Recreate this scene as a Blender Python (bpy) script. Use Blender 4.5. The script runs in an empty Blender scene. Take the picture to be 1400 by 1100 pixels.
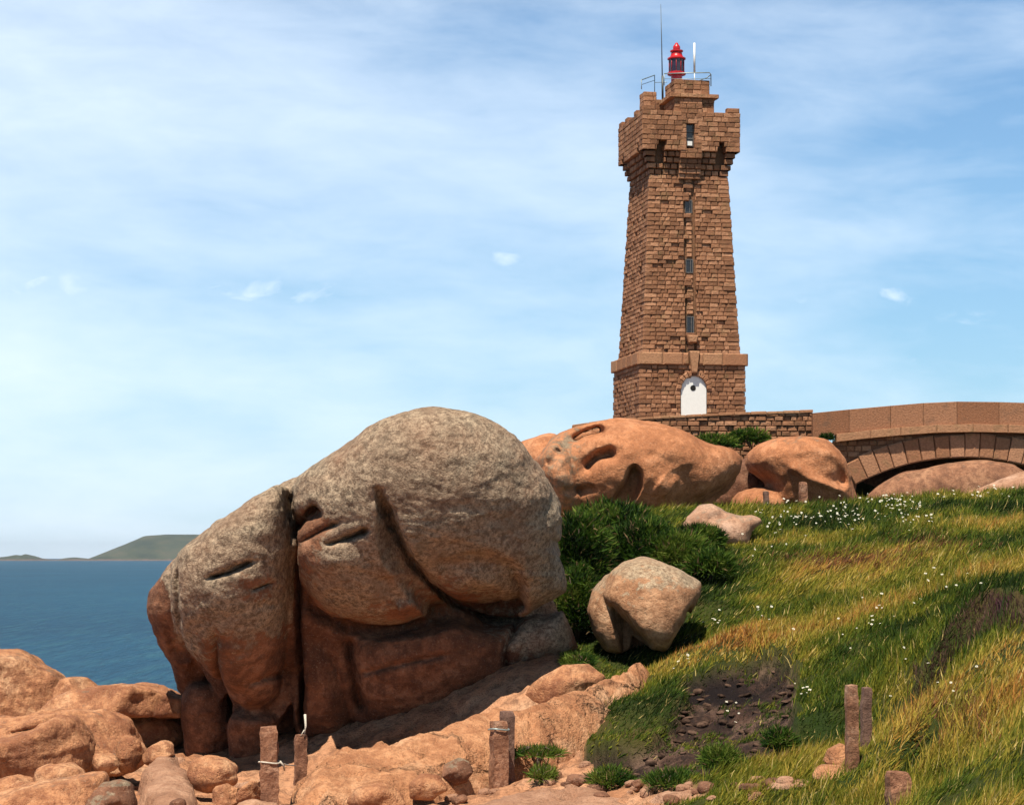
import bpy, math, random
import numpy as np
from mathutils import Vector

rng = np.random.default_rng(7)
random.seed(7)
F, HOR, CX, CAMZ = 3000.0, 761.0, 700.0, 12.0     # focal length in photo pixels, horizon row, centre column, eye above the sea
scene = bpy.context.scene
COL = scene.collection

def W(px, py, D):
    return np.array([(px - CX) / F * D, D, CAMZ + (HOR - py) / F * D])

def tag(o, label=None, cat=None, group=None, kind=None):
    if label: o['label'] = label
    if cat: o['category'] = cat
    if group: o['group'] = group
    if kind: o['kind'] = kind
    return o

def empty(name, loc, rz=0.0):
    o = bpy.data.objects.new(name, None); COL.objects.link(o)
    o.location = [float(v) for v in loc]; o.rotation_euler = (0, 0, rz); o.empty_display_size = .3
    return o

def mesh_obj(name, V, faces, mat=None, parent=None, smooth=True, attrs=None, cols=None, loc=None):
    """V (n,3); faces: array (m,4) / (m,3) or list of such arrays or list of lists"""
    me = bpy.data.meshes.new(name)
    V = np.asarray(V, dtype=np.float32)
    if isinstance(faces, np.ndarray): faces = [faces]
    if len(faces) and isinstance(faces[0], np.ndarray) and faces[0].ndim == 2:
        loops = np.concatenate([f.ravel() for f in faces]).astype(np.int32)
        tot = np.concatenate([np.full(len(f), f.shape[1]) for f in faces]).astype(np.int32)
    else:
        loops = np.concatenate([np.asarray(f) for f in faces]).astype(np.int32)
        tot = np.array([len(f) for f in faces], dtype=np.int32)
    start = np.concatenate([[0], np.cumsum(tot)[:-1]]).astype(np.int32)
    me.vertices.add(len(V)); me.vertices.foreach_set('co', V.ravel())
    me.loops.add(len(loops)); me.loops.foreach_set('vertex_index', loops)
    me.polygons.add(len(tot)); me.polygons.foreach_set('loop_start', start)
    try: me.polygons.foreach_set('loop_total', tot)
    except Exception: pass
    me.polygons.foreach_set('use_smooth', np.full(len(tot), smooth, dtype=bool))
    me.update(calc_edges=True); me.validate()
    if attrs:
        for k, a in attrs.items():
            at = me.attributes.new(k, 'FLOAT', 'POINT'); at.data.foreach_set('value', np.asarray(a, dtype=np.float32))
    if cols:
        for k, a in cols.items():
            at = me.attributes.new(k, 'FLOAT_COLOR', 'POINT')
            a = np.asarray(a, dtype=np.float32)
            if a.shape[1] == 3: a = np.concatenate([a, np.ones((len(a), 1), np.float32)], 1)
            at.data.foreach_set('color', a.ravel())
    o = bpy.data.objects.new(name, me); COL.objects.link(o)
    if mat: me.materials.append(mat)
    if parent: o.parent = parent
    if loc is not None: o.location = [float(v) for v in loc]
    return o

# ------------------------------------------------------------------ noise
def _hash(ix, iy, iz, seed):
    h = (ix.astype(np.uint32) * np.uint32(374761393) + iy.astype(np.uint32) * np.uint32(668265263)
         + iz.astype(np.uint32) * np.uint32(2147483647) + np.uint32((seed * 144269 + 7) & 0xffffffff))
    h = (h ^ (h >> np.uint32(13))) * np.uint32(1274126177)
    h = (h ^ (h >> np.uint32(16))) * np.uint32(2246822519)
    h ^= h >> np.uint32(13)
    return (h & np.uint32(0xffffff)).astype(np.float32) / float(0xffffff)

def vnoise(P, seed=0):
    P = np.asarray(P, dtype=np.float64) + 1000.0
    I = np.floor(P).astype(np.int64); f = (P - I).astype(np.float32); f = f * f * (3 - 2 * f)
    r = 0
    for dx in (0, 1):
        wx = f[:, 0] if dx else 1 - f[:, 0]
        for dy in (0, 1):
            wy = f[:, 1] if dy else 1 - f[:, 1]
            for dz in (0, 1):
                wz = f[:, 2] if dz else 1 - f[:, 2]
                r = r + wx * wy * wz * _hash(I[:, 0] + dx, I[:, 1] + dy, I[:, 2] + dz, seed)
    return r * 2 - 1

def fbm(P, scale=1.0, octs=4, seed=0, gain=.5):
    a, s, r, t = 1.0, scale, 0, 0
    R = np.array([[.8, .6, 0], [-.48, .64, .6], [.36, -.48, .8]])
    Q = np.asarray(P, dtype=np.float64)
    for k in range(octs):
        r = r + a * vnoise(Q * s, seed + k * 17); t += a; a *= gain; s *= 2.03; Q = Q @ R.T
    return r / t

def sstep(a, b, x):
    t = np.clip((x - a) / (b - a), 0, 1); return t * t * (3 - 2 * t)

# ------------------------------------------------------------------ implicit rocks
def seg_dist(X, Z, pts, closed=True):
    """signed distance to a polygon (negative outside when closed); plain distance and parameter for a polyline"""
    n = len(pts); d = np.full(X.shape, 1e9); par = np.zeros(X.shape); ins = np.zeros(X.shape, bool)
    rngs = range(n) if closed else range(n - 1)
    L = 0; lens = [np.hypot(*(pts[(i + 1) % n] - pts[i])) for i in rngs]; T = max(sum(lens), 1e-9)
    for i in rngs:
        a, b = pts[i], pts[(i + 1) % n]; e = b - a
        t = np.clip(((X - a[0]) * e[0] + (Z - a[1]) * e[1]) / max(e @ e, 1e-12), 0, 1)
        q = np.hypot(X - a[0] - t * e[0], Z - a[1] - t * e[1])
        m = q < d; d = np.where(m, q, d); par = np.where(m, (L + t * lens[i]) / T, par); L += lens[i]
        if closed:
            c = ((a[1] > Z) != (b[1] > Z)) & (X < (b[0] - a[0]) * (Z - a[1]) / ((b[1] - a[1]) if b[1] != a[1] else 1e-9) + a[0])
            ins ^= c
    return (np.where(ins, d, -d) if closed else d), par

def chaikin(pts, n=2):
    p = np.asarray(pts, float)
    for _ in range(n):
        q = np.roll(p, -1, 0)
        p = np.stack([p * .75 + q * .25, p * .25 + q * .75], 1).reshape(-1, 2)
    return p

def inflate(X, Z, poly, h):
    """smooth dome height (1 at the middle, 0 on the outline, below 0 outside) over a polygon"""
    sd, _ = seg_dist(X, Z, poly)
    ins = sd > 0; phi = np.zeros(X.shape)
    N = max(X.shape); om = 2 / (1 + math.sin(math.pi / (N * .6)))
    ii, jj = np.indices(X.shape)
    inner = np.zeros_like(ins); inner[1:-1, 1:-1] = ins[1:-1, 1:-1]
    masks = [inner & ((ii + jj) % 2 == k) for k in (0, 1)]
    for it in range(int(N * 1.6)):
        for m in masks:
            s = np.zeros_like(phi)
            s[1:-1, 1:-1] = (phi[2:, 1:-1] + phi[:-2, 1:-1] + phi[1:-1, 2:] + phi[1:-1, :-2] + h * h) / 4
            phi[m] += om * (s[m] - phi[m])
    phi /= max(phi.max(), 1e-9)
    ok = sd > 2.2 * h
    if ok.sum() < 9: ok = sd > .8 * h
    r = np.where(ok, phi / np.maximum(sd, 1e-6), 0); wt = ok.astype(float)
    for _ in range(400):
        if wt.min() > 0: break
        rs = np.zeros_like(r); ws = np.zeros_like(r)
        for ax, sh in ((0, 1), (0, -1), (1, 1), (1, -1)):
            rs += np.roll(r * wt, sh, ax); ws += np.roll(wt, sh, ax)
        new = (wt == 0) & (ws > 0)
        r[new] = rs[new] / ws[new]; wt[new] = 1
    return np.where(sd < 0, np.minimum(r * sd, .35 * sd), r * sd)

def surface_nets(G, org, h):
    S = G < 0
    nx, ny, nz = G.shape
    c = np.zeros((nx - 1, ny - 1, nz - 1), np.int8)
    for i in (0, 1):
        for j in (0, 1):
            for k in (0, 1):
                c += S[i:nx - 1 + i, j:ny - 1 + j, k:nz - 1 + k]
    act = (c > 0) & (c < 8)
    idx = np.full(act.shape, -1, np.int32); A = np.argwhere(act); idx[act] = np.arange(len(A))
    acc = np.zeros((len(A), 3)); cnt = np.zeros(len(A))
    a = A.T
    for ax in range(3):
        o1, o2 = [k for k in range(3) if k != ax]
        for i in (0, 1):
            for j in (0, 1):
                p = [a[0].copy(), a[1].copy(), a[2].copy()]
                p[o1] = p[o1] + i; p[o2] = p[o2] + j
                q = [p[0].copy(), p[1].copy(), p[2].copy()]; q[ax] = q[ax] + 1
                g0, g1 = G[tuple(p)], G[tuple(q)]
                m = (g0 < 0) != (g1 < 0)
                t = np.where(m, g0 / np.where(m, g0 - g1, 1), 0)
                off = np.zeros((len(A), 3)); off[:, o1] = i; off[:, o2] = j; off[:, ax] = t
                acc[m] += off[m]; cnt[m] += 1
    V = (A + acc / cnt[:, None]) * h + org
    faces = []
    for ax in range(3):
        o1, o2 = [(1, 2), (2, 0), (0, 1)][ax]
        sl0 = [slice(1, -1)] * 3; sl0[ax] = slice(0, -1); sl1 = [slice(1, -1)] * 3; sl1[ax] = slice(1, None)
        a0, a1 = S[tuple(sl0)], S[tuple(sl1)]
        for sign in (True, False):
            E = np.argwhere((a0 != a1) & (a0 == sign))
            if not len(E): continue
            E = E.copy(); E[:, o1] += 1; E[:, o2] += 1
            q = []
            for (d1, d2) in ((-1, -1), (0, -1), (0, 0), (-1, 0)):
                p = E.copy(); p[:, o1] += d1; p[:, o2] += d2
                q.append(idx[p[:, 0], p[:, 1], p[:, 2]])
            q = np.stack(q, 1)
            if not sign: q = q[:, ::-1]
            faces.append(q[(q >= 0).all(1)])
    return V, np.concatenate(faces)

def vnormals(V, Fq):
    n = np.cross(V[Fq[:, 2]] - V[Fq[:, 0]], V[Fq[:, 3]] - V[Fq[:, 1]])
    N = np.zeros_like(V)
    for k in range(4):
        for c in range(3): N[:, c] += np.bincount(Fq[:, k], n[:, c], len(V))
    return N / np.maximum(np.linalg.norm(N, axis=1, keepdims=True), 1e-9)

def relax(V, Fq, it):
    for _ in range(it):
        s = np.zeros_like(V); c = np.zeros(len(V))
        for k in range(4):
            a, b = Fq[:, k], Fq[:, (k + 1) % 4]
            for x in range(3): s[:, x] += np.bincount(a, V[b, x], len(V)) + np.bincount(b, V[a, x], len(V))
            c += np.bincount(a, minlength=len(V)) + np.bincount(b, minlength=len(V))
        V = V * .4 + .6 * s / c[:, None]
    return V

def rock(name, label, cat, lobes, D, mat, carve=(), h=None, noise=1.0, seed=1, k=.10, tilt=0.0, lichen=None, group=None, rough=1.0, facets=(), chop=0):
    """lobes: dict(p=[(px,py)..], y=offset in m, T=half thickness in m, t=lean of the plane (m of depth per m down), r=corner smoothing)
       carve: (polyline px, width m, depth m) grooves (negative depth: ridge) cut into the front"""
    s = F / D; h = h or 2.6 / s
    LP = []
    ztop0 = max(W(a, b, D)[2] for L in lobes for a, b in L['p'])
    def at(a, b, off, lt=None, t=0):
        z = W(a, b, D)[2]; d = D + off + tilt * (ztop0 - z) + (t * (lt - z) if t else 0)
        w = W(a, b, d); return [w[0], w[2]]
    foff = -.55 * max(L['T'] for L in lobes)
    for L in lobes:
        lt0 = max(W(a, b, D)[2] for a, b in L['p'])
        p = np.array([at(a, b, L.get('y', 0), lt0, L.get('t', 0)) for a, b in L['p']])
        LP.append(chaikin(p, L.get('r', 2)))
    al = np.concatenate(LP); pad = 5 * h
    x0, z0 = al.min(0) - pad; x1, z1 = al.max(0) + pad
    ztop = al[:, 1].max()
    xs = np.arange(x0, x1 + h, h); zs = np.arange(z0, z1 + h, h)
    X, Z = np.meshgrid(xs, zs, indexing='ij')
    ymin = min(L.get('y', 0) - L['T'] for L in lobes) - pad - max(0, -tilt) * (ztop - z0) - .2
    ymax = max(L.get('y', 0) + L['T'] for L in lobes) + pad + max(0, tilt) * (ztop - z0) + .2
    for L in lobes:
        dz = max(0.0, ztop - z0)
        ymax += max(0, L.get('t', 0)) * dz * .5; ymin -= max(0, -L.get('t', 0)) * dz
    ys = np.arange(ymin, ymax + h, h)
    Y = ys[None, :, None].astype(np.float32)
    G = None
    for L, P in zip(lobes, LP):
        u = inflate(X, Z, P, h)
        pw = L.get('pw', 1.0)
        if pw != 1.0: u = np.where(u > 0, np.power(np.maximum(u, 0), pw), u)
        lt = P[:, 1].max()
        yc = L.get('y', 0) + tilt * (ztop - Z) + L.get('t', 0) * (lt - Z) + L.get('tx', 0) * (X - P[:, 0].mean())
        gx, gz = np.gradient(u, h); gn = (gx * gx + gz * gz).astype(np.float32)[:, None, :]
        T = L['T']; yy = (Y - yc.astype(np.float32)[:, None, :])
        v = yy * yy / (T * T) - u.astype(np.float32)[:, None, :]
        v /= np.sqrt(4 * yy * yy / T ** 4 + gn + .02 / T)
        if G is None: G = v
        else:
            hh = np.clip(.5 + .5 * (G - v) / k, 0, 1)
            G = G * (1 - hh) + v * hh - k * hh * (1 - hh)
    for c in carve:
        pl, wd, dp = c[:3]; y_lim = c[3] if len(c) > 3 else None
        p = np.array([at(a, b, foff) for a, b in pl])
        if len(p) == 1: p = np.concatenate([p, p + [[.001, 0]]])
        d, par = seg_dist(X, Z, p, closed=False)
        fade = sstep(0, .12, par) * sstep(1, .88, par) * .75 + .25 if len(pl) > 1 else 1
        g = dp * np.exp(-(d / wd) ** 2) * fade
        mid = (Y - (ymin + ymax) / 2 + .0) < (.6 if y_lim is None else y_lim)
        G = G + g.astype(np.float32)[:, None, :] * mid
    if chop:      # flat broken faces
        ci = np.argwhere(G < 0)[::37]; P0 = np.stack([xs[ci[:, 0]], ys[ci[:, 1]], zs[ci[:, 2]]], 1); cc = P0.mean(0); rr = np.random.default_rng(seed)
        for _ in range(chop):
            n_ = np.array([rr.normal(0, .6), -abs(rr.normal(.7, .4)) - .3, rr.normal(.25, .6)]); n_ /= np.linalg.norm(n_)
            dd = (P0 - cc) @ n_; off = dd.max() * rr.uniform(.62, .86)
            pl_ = (((xs - cc[0]) * n_[0])[:, None, None] + ((ys - cc[1]) * n_[1])[None, :, None] + ((zs - cc[2]) * n_[2])[None, None, :] - off).astype(np.float32)
            kk = .05; hh = np.clip(.5 + .5 * (pl_ - G) / kk, 0, 1); G = G * (1 - hh) + pl_ * hh + kk * hh * (1 - hh)
    for fc in facets:      # pushed-in areas: depth d0 at the top edge to d1 at the bottom edge
        pl, d0, d1, sf = fc
        p = np.array([at(a, b, foff) for a, b in pl]); sd, _ = seg_dist(X, Z, chaikin(p, 1))
        v = np.clip((p[:, 1].max() - Z) / (p[:, 1].max() - p[:, 1].min()), 0, 1)
        g = sstep(-sf, sf, sd) * (d0 + (d1 - d0) * v)
        G = G + g.astype(np.float32)[:, None, :] * (Y < (ymin + ymax) / 2 + .3)
    V, Fq = surface_nets(G, np.array([xs[0], ys[0] + D, zs[0]]), h)
    del G
    V = relax(V, Fq, 2)
    N = vnormals(V, Fq)
    big = fbm(V, .55, 3, seed); med = fbm(V * [1, 1, 1.6], 2.0 * s / 73, 4, seed + 5); fin = fbm(V, 9 * s / 73, 3, seed + 9)
    ridge = 1 - np.abs(fbm(V * [1, 1, 2.2], 1.3 * s / 73, 3, seed + 3)) * 2
    V = V + N * ((.10 * big + .045 * med * rough + .012 * fin * rough + .03 * (ridge - .5) * rough) * noise)[:, None]
    N = vnormals(V, Fq)
    a = np.zeros(len(V))
    if lichen: a = lichen(V, N)
    c0 = V.mean(0); c0 = np.array([c0[0], c0[1], V[:, 2].min()])
    o = mesh_obj(name, V - c0, Fq, mat, smooth=True, attrs={'lichen': a}, loc=c0)
    return tag(o, label, cat, group)

# ------------------------------------------------------------------ materials
def new_mat(name):
    m = bpy.data.materials.new(name); m.use_nodes = True
    nt = m.node_tree; nt.nodes.clear()
    out = nt.nodes.new('ShaderNodeOutputMaterial'); b = nt.nodes.new('ShaderNodeBsdfPrincipled')
    nt.links.new(b.outputs[0], out.inputs[0])
    return m, nt, b, out

class NB:
    def __init__(s, nt): s.nt = nt
    def n(s, t, **kw):
        x = s.nt.nodes.new(t)
        for k, v in kw.items(): setattr(x, k, v)
        return x
    def l(s, a, b): s.nt.links.new(a, b)
    def pos(s, scale=(1, 1, 1)):
        g = s.n('ShaderNodeNewGeometry'); m = s.n('ShaderNodeMapping'); m.inputs['Scale'].default_value = scale
        s.l(g.outputs['Position'], m.inputs[0]); return m.outputs[0]
    def noise(s, vec, scale, detail=4, rough=.6, dist=0):
        x = s.n('ShaderNodeTexNoise'); x.inputs['Scale'].default_value = scale; x.inputs['Detail'].default_value = detail
        x.inputs['Roughness'].default_value = rough; x.inputs['Distortion'].default_value = dist
        s.l(vec, x.inputs['Vector']); return x.outputs['Fac']
    def ramp(s, fac, stops):
        r = s.n('ShaderNodeValToRGB'); e = r.color_ramp.elements
        while len(e) < len(stops): e.new(.5)
        for i, (p, c) in enumerate(stops):
            e[i].position = p; e[i].color = (c, c, c, 1) if isinstance(c, (int, float)) else (*c, 1)
        s.l(fac, r.inputs[0]); return r.outputs[0]
    def mix(s, f, a, b, mode='MIX'):
        x = s.n('ShaderNodeMix', data_type='RGBA', blend_type=mode)
        for v, i in ((f, 0), (a, 6), (b, 7)):
            if isinstance(v, (int, float)): x.inputs[i].default_value = v
            elif isinstance(v, tuple): x.inputs[i].default_value = (*v, 1)
            else: s.l(v, x.inputs[i])
        return x.outputs[2]
    def math(s, op, a, b=0.0, c=None):
        x = s.n('ShaderNodeMath', operation=op)
        for i, v in enumerate((a, b, c)):
            if v is None: continue
            if isinstance(v, (int, float)): x.inputs[i].default_value = v
            else: s.l(v, x.inputs[i])
        return x.outputs[0]
    def attr(s, name, out='Fac'):
        x = s.n('ShaderNodeAttribute', attribute_name=name); return x.outputs[out]
    def bump(s, hgt, dist, strength=1.0, nrm=None):
        x = s.n('ShaderNodeBump'); x.inputs['Distance'].default_value = dist; x.inputs['Strength'].default_value = strength
        s.l(hgt, x.inputs['Height'])
        if nrm: s.l(nrm, x.inputs['Normal'])
        return x.outputs[0]

def granite(name, dark, mid, light, lich_a=(.30, .23, .155), lich_b=(.17, .14, .10), grain=1.0, bumpd=.03, cracks=0.0, cscale=(.5, .9, 1.4)):
    m, nt, b, out = new_mat(name); q = NB(nt)
    p = q.pos()
    n1 = q.noise(p, .9 * grain, 5, .6, .4); n2 = q.noise(p, 5 * grain, 5, .7); n3 = q.noise(p, 26 * grain, 3, .75)
    base = q.ramp(n1, [(.32, dark), (.5, mid), (.68, light)])
    base = q.mix(q.ramp(n2, [(.44, 0.0), (.60, .75)]), base, dark)
    nst = q.noise(q.pos((1.0, 1.0, .22)), 2.2 * grain, 4, .65, .3)
    base = q.mix(q.ramp(nst, [(.52, 0.0), (.68, .6)]), base, tuple(v * .7 for v in dark))
    base = q.mix(q.ramp(n2, [(.25, .5), (.42, 0.0)]), base, light)
    lf = q.math('ADD', q.attr('lichen'), q.math('MULTIPLY', q.math('SUBTRACT', n2, .5), 1.6))
    lc = q.mix(q.ramp(n3, [(.4, 0.0), (.6, 1.0)]), lich_a, lich_b)
    nm = q.noise(p, 9 * grain, 4, .8); nw = q.noise(q.pos((1, 1, .18)), 1.5 * grain, 4, .6, .5)
    lc = q.mix(q.ramp(nm, [(.50, 0.0), (.58, .85)]), lc, tuple(v * .55 for v in lich_b))
    lc = q.mix(q.ramp(nm, [(.36, .7), (.44, 0.0)]), lc, tuple(min(.75, v * 1.35) for v in lich_a))
    lc = q.mix(q.ramp(nw, [(.52, 0.0), (.66, .6)]), lc, lich_b)
    lc = q.mix(q.ramp(n1, [(.4, 0.0), (.7, .45)]), lc, mid)
    base = q.mix(q.ramp(lf, [(.40, 0.0), (.62, .92)]), base, lc)
    # feldspar and mica speckle
    sp = q.n('ShaderNodeTexVoronoi'); sp.inputs['Scale'].default_value = 30 * grain; q.l(p, sp.inputs['Vector'])
    base = q.mix(q.math('MULTIPLY', q.ramp(n3, [(.3, .9), (.45, 0.0)]), .6), base, (.05, .035, .03))
    base = q.mix(q.math('MULTIPLY', q.ramp(n3, [(.58, 0.0), (.72, .9)]), .45), base, (.55, .40, .28))
    ck = None
    if cracks:
        w_ = q.n('ShaderNodeVectorMath', operation='ADD'); nv = q.n('ShaderNodeTexNoise'); nv.inputs['Scale'].default_value = 1.6; nv.inputs['Detail'].default_value = 4
        q.l(p, nv.inputs['Vector']); sc_ = q.n('ShaderNodeVectorMath', operation='SCALE'); sc_.inputs['Scale'].default_value = .4; q.l(nv.outputs['Color'], sc_.inputs[0]); q.l(sc_.outputs[0], w_.inputs[0]); q.l(q.pos(cscale), w_.inputs[1])
        vo = q.n('ShaderNodeTexVoronoi', feature='DISTANCE_TO_EDGE'); vo.inputs['Scale'].default_value = 1.5; q.l(w_.outputs[0], vo.inputs['Vector'])
        ck = q.ramp(vo.outputs['Distance'], [(0.0, 0.0), (.022, .6), (.05, 1.0)])
        gate = q.ramp(n1, [(.40, 0.0), (.52, 1.0)])
        ck = q.math('MAXIMUM', ck, q.math('SUBTRACT', 1.0, gate))
        base = q.mix(q.math('MULTIPLY', q.math('SUBTRACT', 1.0, ck), cracks), base, (.06, .035, .025))
    q.l(base, b.inputs['Base Color'])
    b.inputs['Roughness'].default_value = .85; b.inputs['Specular IOR Level'].default_value = .25
    hgt = q.math('ADD', q.math('MULTIPLY', n2, 1.0), q.math('MULTIPLY', n3, .35))
    nb = q.bump(hgt, bumpd * 2, .9)
    if ck: nb = q.bump(ck, .10, .9, nb)
    q.l(nb, b.inputs['Normal'])
    return m

ORANGE = granite('orange_granite', (.26, .10, .05), (.52, .245, .12), (.64, .37, .21), grain=1.2, bumpd=.045)
ORANGE_FAR = granite('orange_granite_far', (.30, .115, .05), (.48, .20, .092), (.56, .275, .15), grain=.7, bumpd=.04)
GREYROCK = granite('lichened_granite', (.10, .042, .024), (.235, .10, .052), (.36, .18, .105), (.50, .385, .27), (.20, .155, .11), grain=1.0, bumpd=.04)  # base under the lichen darkened, deepening shade on the boulder's lower part
TANROCK = granite('tan_granite', (.28, .13, .065), (.50, .27, .15), (.58, .36, .22), (.50, .40, .28), (.24, .18, .12), grain=1.2, bumpd=.035)
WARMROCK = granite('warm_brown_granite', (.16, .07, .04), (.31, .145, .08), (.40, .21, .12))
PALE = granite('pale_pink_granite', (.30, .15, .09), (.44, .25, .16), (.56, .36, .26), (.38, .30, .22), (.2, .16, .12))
SHADEROCK = granite('brown_granite', (.11, .05, .03), (.21, .095, .055), (.30, .15, .09))  # dark brown granite; on the filler rocks its darkness stands for shade
PATHROCK = granite('pink_path_granite', (.30, .15, .09), (.40, .22, .14), (.5, .30, .20), bumpd=.045)

def stone_mat(name, c0, c1, c2, lichen_c=(.16, .13, .06), mort=False):
    m, nt, b, out = new_mat(name); q = NB(nt)
    p = q.pos(); tone = q.attr('tone')
    n1 = q.noise(p, 2.2, 4, .6); n2 = q.noise(p, 14, 4, .7)
    base = q.ramp(tone, [(.0, c0), (.5, c1), (1.0, c2)])
    base = q.mix(q.ramp(n2, [(.4, 0.0), (.7, .5)]), base, tuple(v * .5 for v in c0))
    base = q.mix(q.ramp(n1, [(.55, 0.0), (.75, .45)]), base, lichen_c)
    q.l(base, b.inputs['Base Color']); b.inputs['Roughness'].default_value = .9; b.inputs['Specular IOR Level'].default_value = .2
    q.l(q.bump(n2, .04, .8), b.inputs['Normal'])
    return m

MASON = stone_mat('tower_stone', (.22, .105, .058), (.35, .165, .088), (.50, .26, .15))
BAND = stone_mat('dressed_stone', (.36, .17, .09), (.42, .21, .115), (.46, .25, .14))
BRIDGE = stone_mat('bridge_stone', (.22, .095, .05), (.33, .15, .08), (.42, .21, .12), (.13, .085, .06))
MORTAR = stone_mat('mortar', (.20, .10, .055), (.22, .11, .06), (.24, .12, .065))

def flat_mat(name, col, rough=.5, metal=0.0, var=.15, scale=8.0, spec=.5):
    m, nt, b, out = new_mat(name); q = NB(nt)
    n = q.noise(q.pos(), scale, 4, .6)
    c = q.mix(q.ramp(n, [(.35, 0.0), (.65, 1.0)]), tuple(v * (1 - var) for v in col), tuple(min(1, v * (1 + var)) for v in col))
    q.l(c, b.inputs['Base Color']); b.inputs['Roughness'].default_value = rough; b.inputs['Metallic'].default_value = metal
    b.inputs['Specular IOR Level'].default_value = spec
    return m
WHITE = flat_mat('white_paint', (.82, .82, .80), .45, var=.03)
RED = flat_mat('red_paint', (.50, .012, .018), .35, var=.15)
DARKGLASS = flat_mat('dark_lantern_glass', (.03, .02, .035), .12, var=.3)
WINGLASS = flat_mat('window_glass', (.012, .013, .016), .15, var=.3)
DARKMETAL = flat_mat('weathered_metal', (.10, .11, .11), .5, .6)
GREYMETAL = flat_mat('galvanised_metal', (.30, .36, .36), .45, .4)
FRAMEP = flat_mat('pale_frame_paint', (.13, .12, .115), .5)
BLACK = flat_mat('dark_hole', (.006, .005, .005), .9)  # flat black standing in for the darkness of an opening
ROPE = flat_mat('pale_rope', (.55, .50, .42), .9, var=.3, scale=60)
STEM = flat_mat('plant_stem', (.06, .10, .02), .8)
PETAL = flat_mat('white_petals', (.80, .78, .68), .6, var=.06)
DRYPETAL = flat_mat('flower_centre', (.45, .30, .05), .7)

def leaf_mat(name, trans=.35, rough=.65):
    m, nt, b, out = new_mat(name); q = NB(nt)
    c = q.attr('col', 'Color'); q.l(c, b.inputs['Base Color']); b.inputs['Roughness'].default_value = rough
    b.inputs['Specular IOR Level'].default_value = .12
    t = q.n('ShaderNodeBsdfTranslucent'); q.l(c, t.inputs['Color'])
    mx = q.n('ShaderNodeMixShader'); mx.inputs[0].default_value = trans
    q.l(b.outputs[0], mx.inputs[1]); q.l(t.outputs[0], mx.inputs[2]); q.l(mx.outputs[0], out.inputs[0])
    return m
LEAF = leaf_mat('blades_and_leaves')

# ------------------------------------------------------------------ terrain
TP = [(-200,1100,30),(0,1112,30),(200,1112,30),(400,1115,30),(600,1112,30),(750,1108,30),(900,1100,28.5),(1050,1100,26),(1150,1100,25),
 (1250,1140,22.5),(1400,1100,18),(368,1094,31),(250,1090,33.5),(100,1075,36),(0,1065,37),(300,1068,36),(685,1068,33),(800,1036,34.2),(500,1112,33),(690,1035,37.5),(560,1112,35),
 (600,1085,36.5),(480,1110,37),(750,1010,39),(600,1080,39),(500,1090,40),(880,935,41.5),(1165,1052,30),(1228,1135,22.5),(0,1010,47),(100,1005,48),(-200,1000,48),(200,1015,46),
 (0,975,65),(450,1030,42),(500,960,50),(650,905,52),(760,892,42),(860,907,43.5),(960,865,44),(760,850,47),(850,800,50),(980,790,49),
 (1000,740,56),(1000,712,64),(850,715,62),(760,740,60),(1100,710,68),(1200,706,72),(1300,702,74),(1400,697,74),(1600,670,74),
 (1250,702,85),(1400,697,86),(900,620,86),(1050,620,87),(940,585,92),(1000,585,100),(850,610,92),
 (1100,738,56),(1250,722,56),(1400,700,56),(1000,805,47),(1100,790,47),(1250,765,46),(1400,745,44),(950,885,40.5),(1050,850,41),
 (1150,835,40),(1300,805,38),(1400,785,36),(870,965,36),(950,935,37),(1000,940,36),(1100,905,35.5),(1200,900,33),(1300,860,31),(1400,825,29),
 (800,1040,33),(900,1015,33),(1000,1000,32),(1100,990,31),(1300,1000,24.5),(1400,950,22),(900,1060,30.5),(1000,1060,29),
 (250,1015,58),(350,1015,58),(500,1000,58),(150,1010,62),(0,1000,62),(300,1030,75),(600,960,62),(100,1020,80),(1180,640,97),(1300,628,97),(1420,628,97),(1700,800,20),(1700,760,35),(1700,700,50),(1800,660,70)]
TPW = np.array([W(*t) for t in TP] + [(-30,60,4),(-15,90,3),(-5,110,2.5),(-60,60,-1),(-25,120,-2),(20,150,-2),(0,120,-1),(-20,35,7.5),(-35,30,5),
 (0,0,10.4),(0,9,10.0),(0,15,9.3),(0,22,8.9),(-12,15,8.6),(-25,10,7),(12,10,10.6),(25,10,11.5),(25,30,12.5),(40,60,14),(45,90,15),(20,110,14),(0,-15,10.5),(-60,0,0),(60,0,12),(60,120,12)])
def land_base(x, y):
    return -2 + 14 * sstep(-30, 22, x - .12 * (y - 50)) * sstep(190, 105, y)
# kernel blended from linear (biharmonic in 1-D sense) softened near zero
TC = TPW.copy()
def kern(d): return np.sqrt(d * d + 1.2 ** 2) / 10.0
def fit():
    d = np.linalg.norm(TC[:, None, :2] - TC[None, :, :2], axis=2); n = len(TC)
    A = np.zeros((n + 1, n + 1)); A[:n, :n] = -kern(d) + np.eye(n) * .012; A[:n, n] = 1; A[n, :n] = 1
    r = np.zeros(n + 1); r[:n] = TC[:, 2] - land_base(TC[:, 0], TC[:, 1])
    return np.linalg.solve(A, r)
TW = fit()
def inpoly(px, py, poly):
    sd, _ = seg_dist(px, py, np.array(poly, float)); return sd
SOIL = [[(798,1042),(800,1016),(838,1012),(880,1010),(905,985),(918,958),(930,945),(925,918),(965,905),(1040,897),(1085,902),(1100,925),(1080,960),(1085,1000),(1060,1040),(990,1062),(900,1066),(840,1062)]]
HEATHER = [(1245,965),(1252,920),(1290,880),(1318,835),(1350,816),(1400,822),(1440,850),(1440,870),(1380,858),(1335,868),(1300,905),(1275,950)]
GULLY = [(1205,1062),(1235,1022),(1262,990),(1285,985),(1278,1012),(1245,1050),(1222,1085)]
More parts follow.
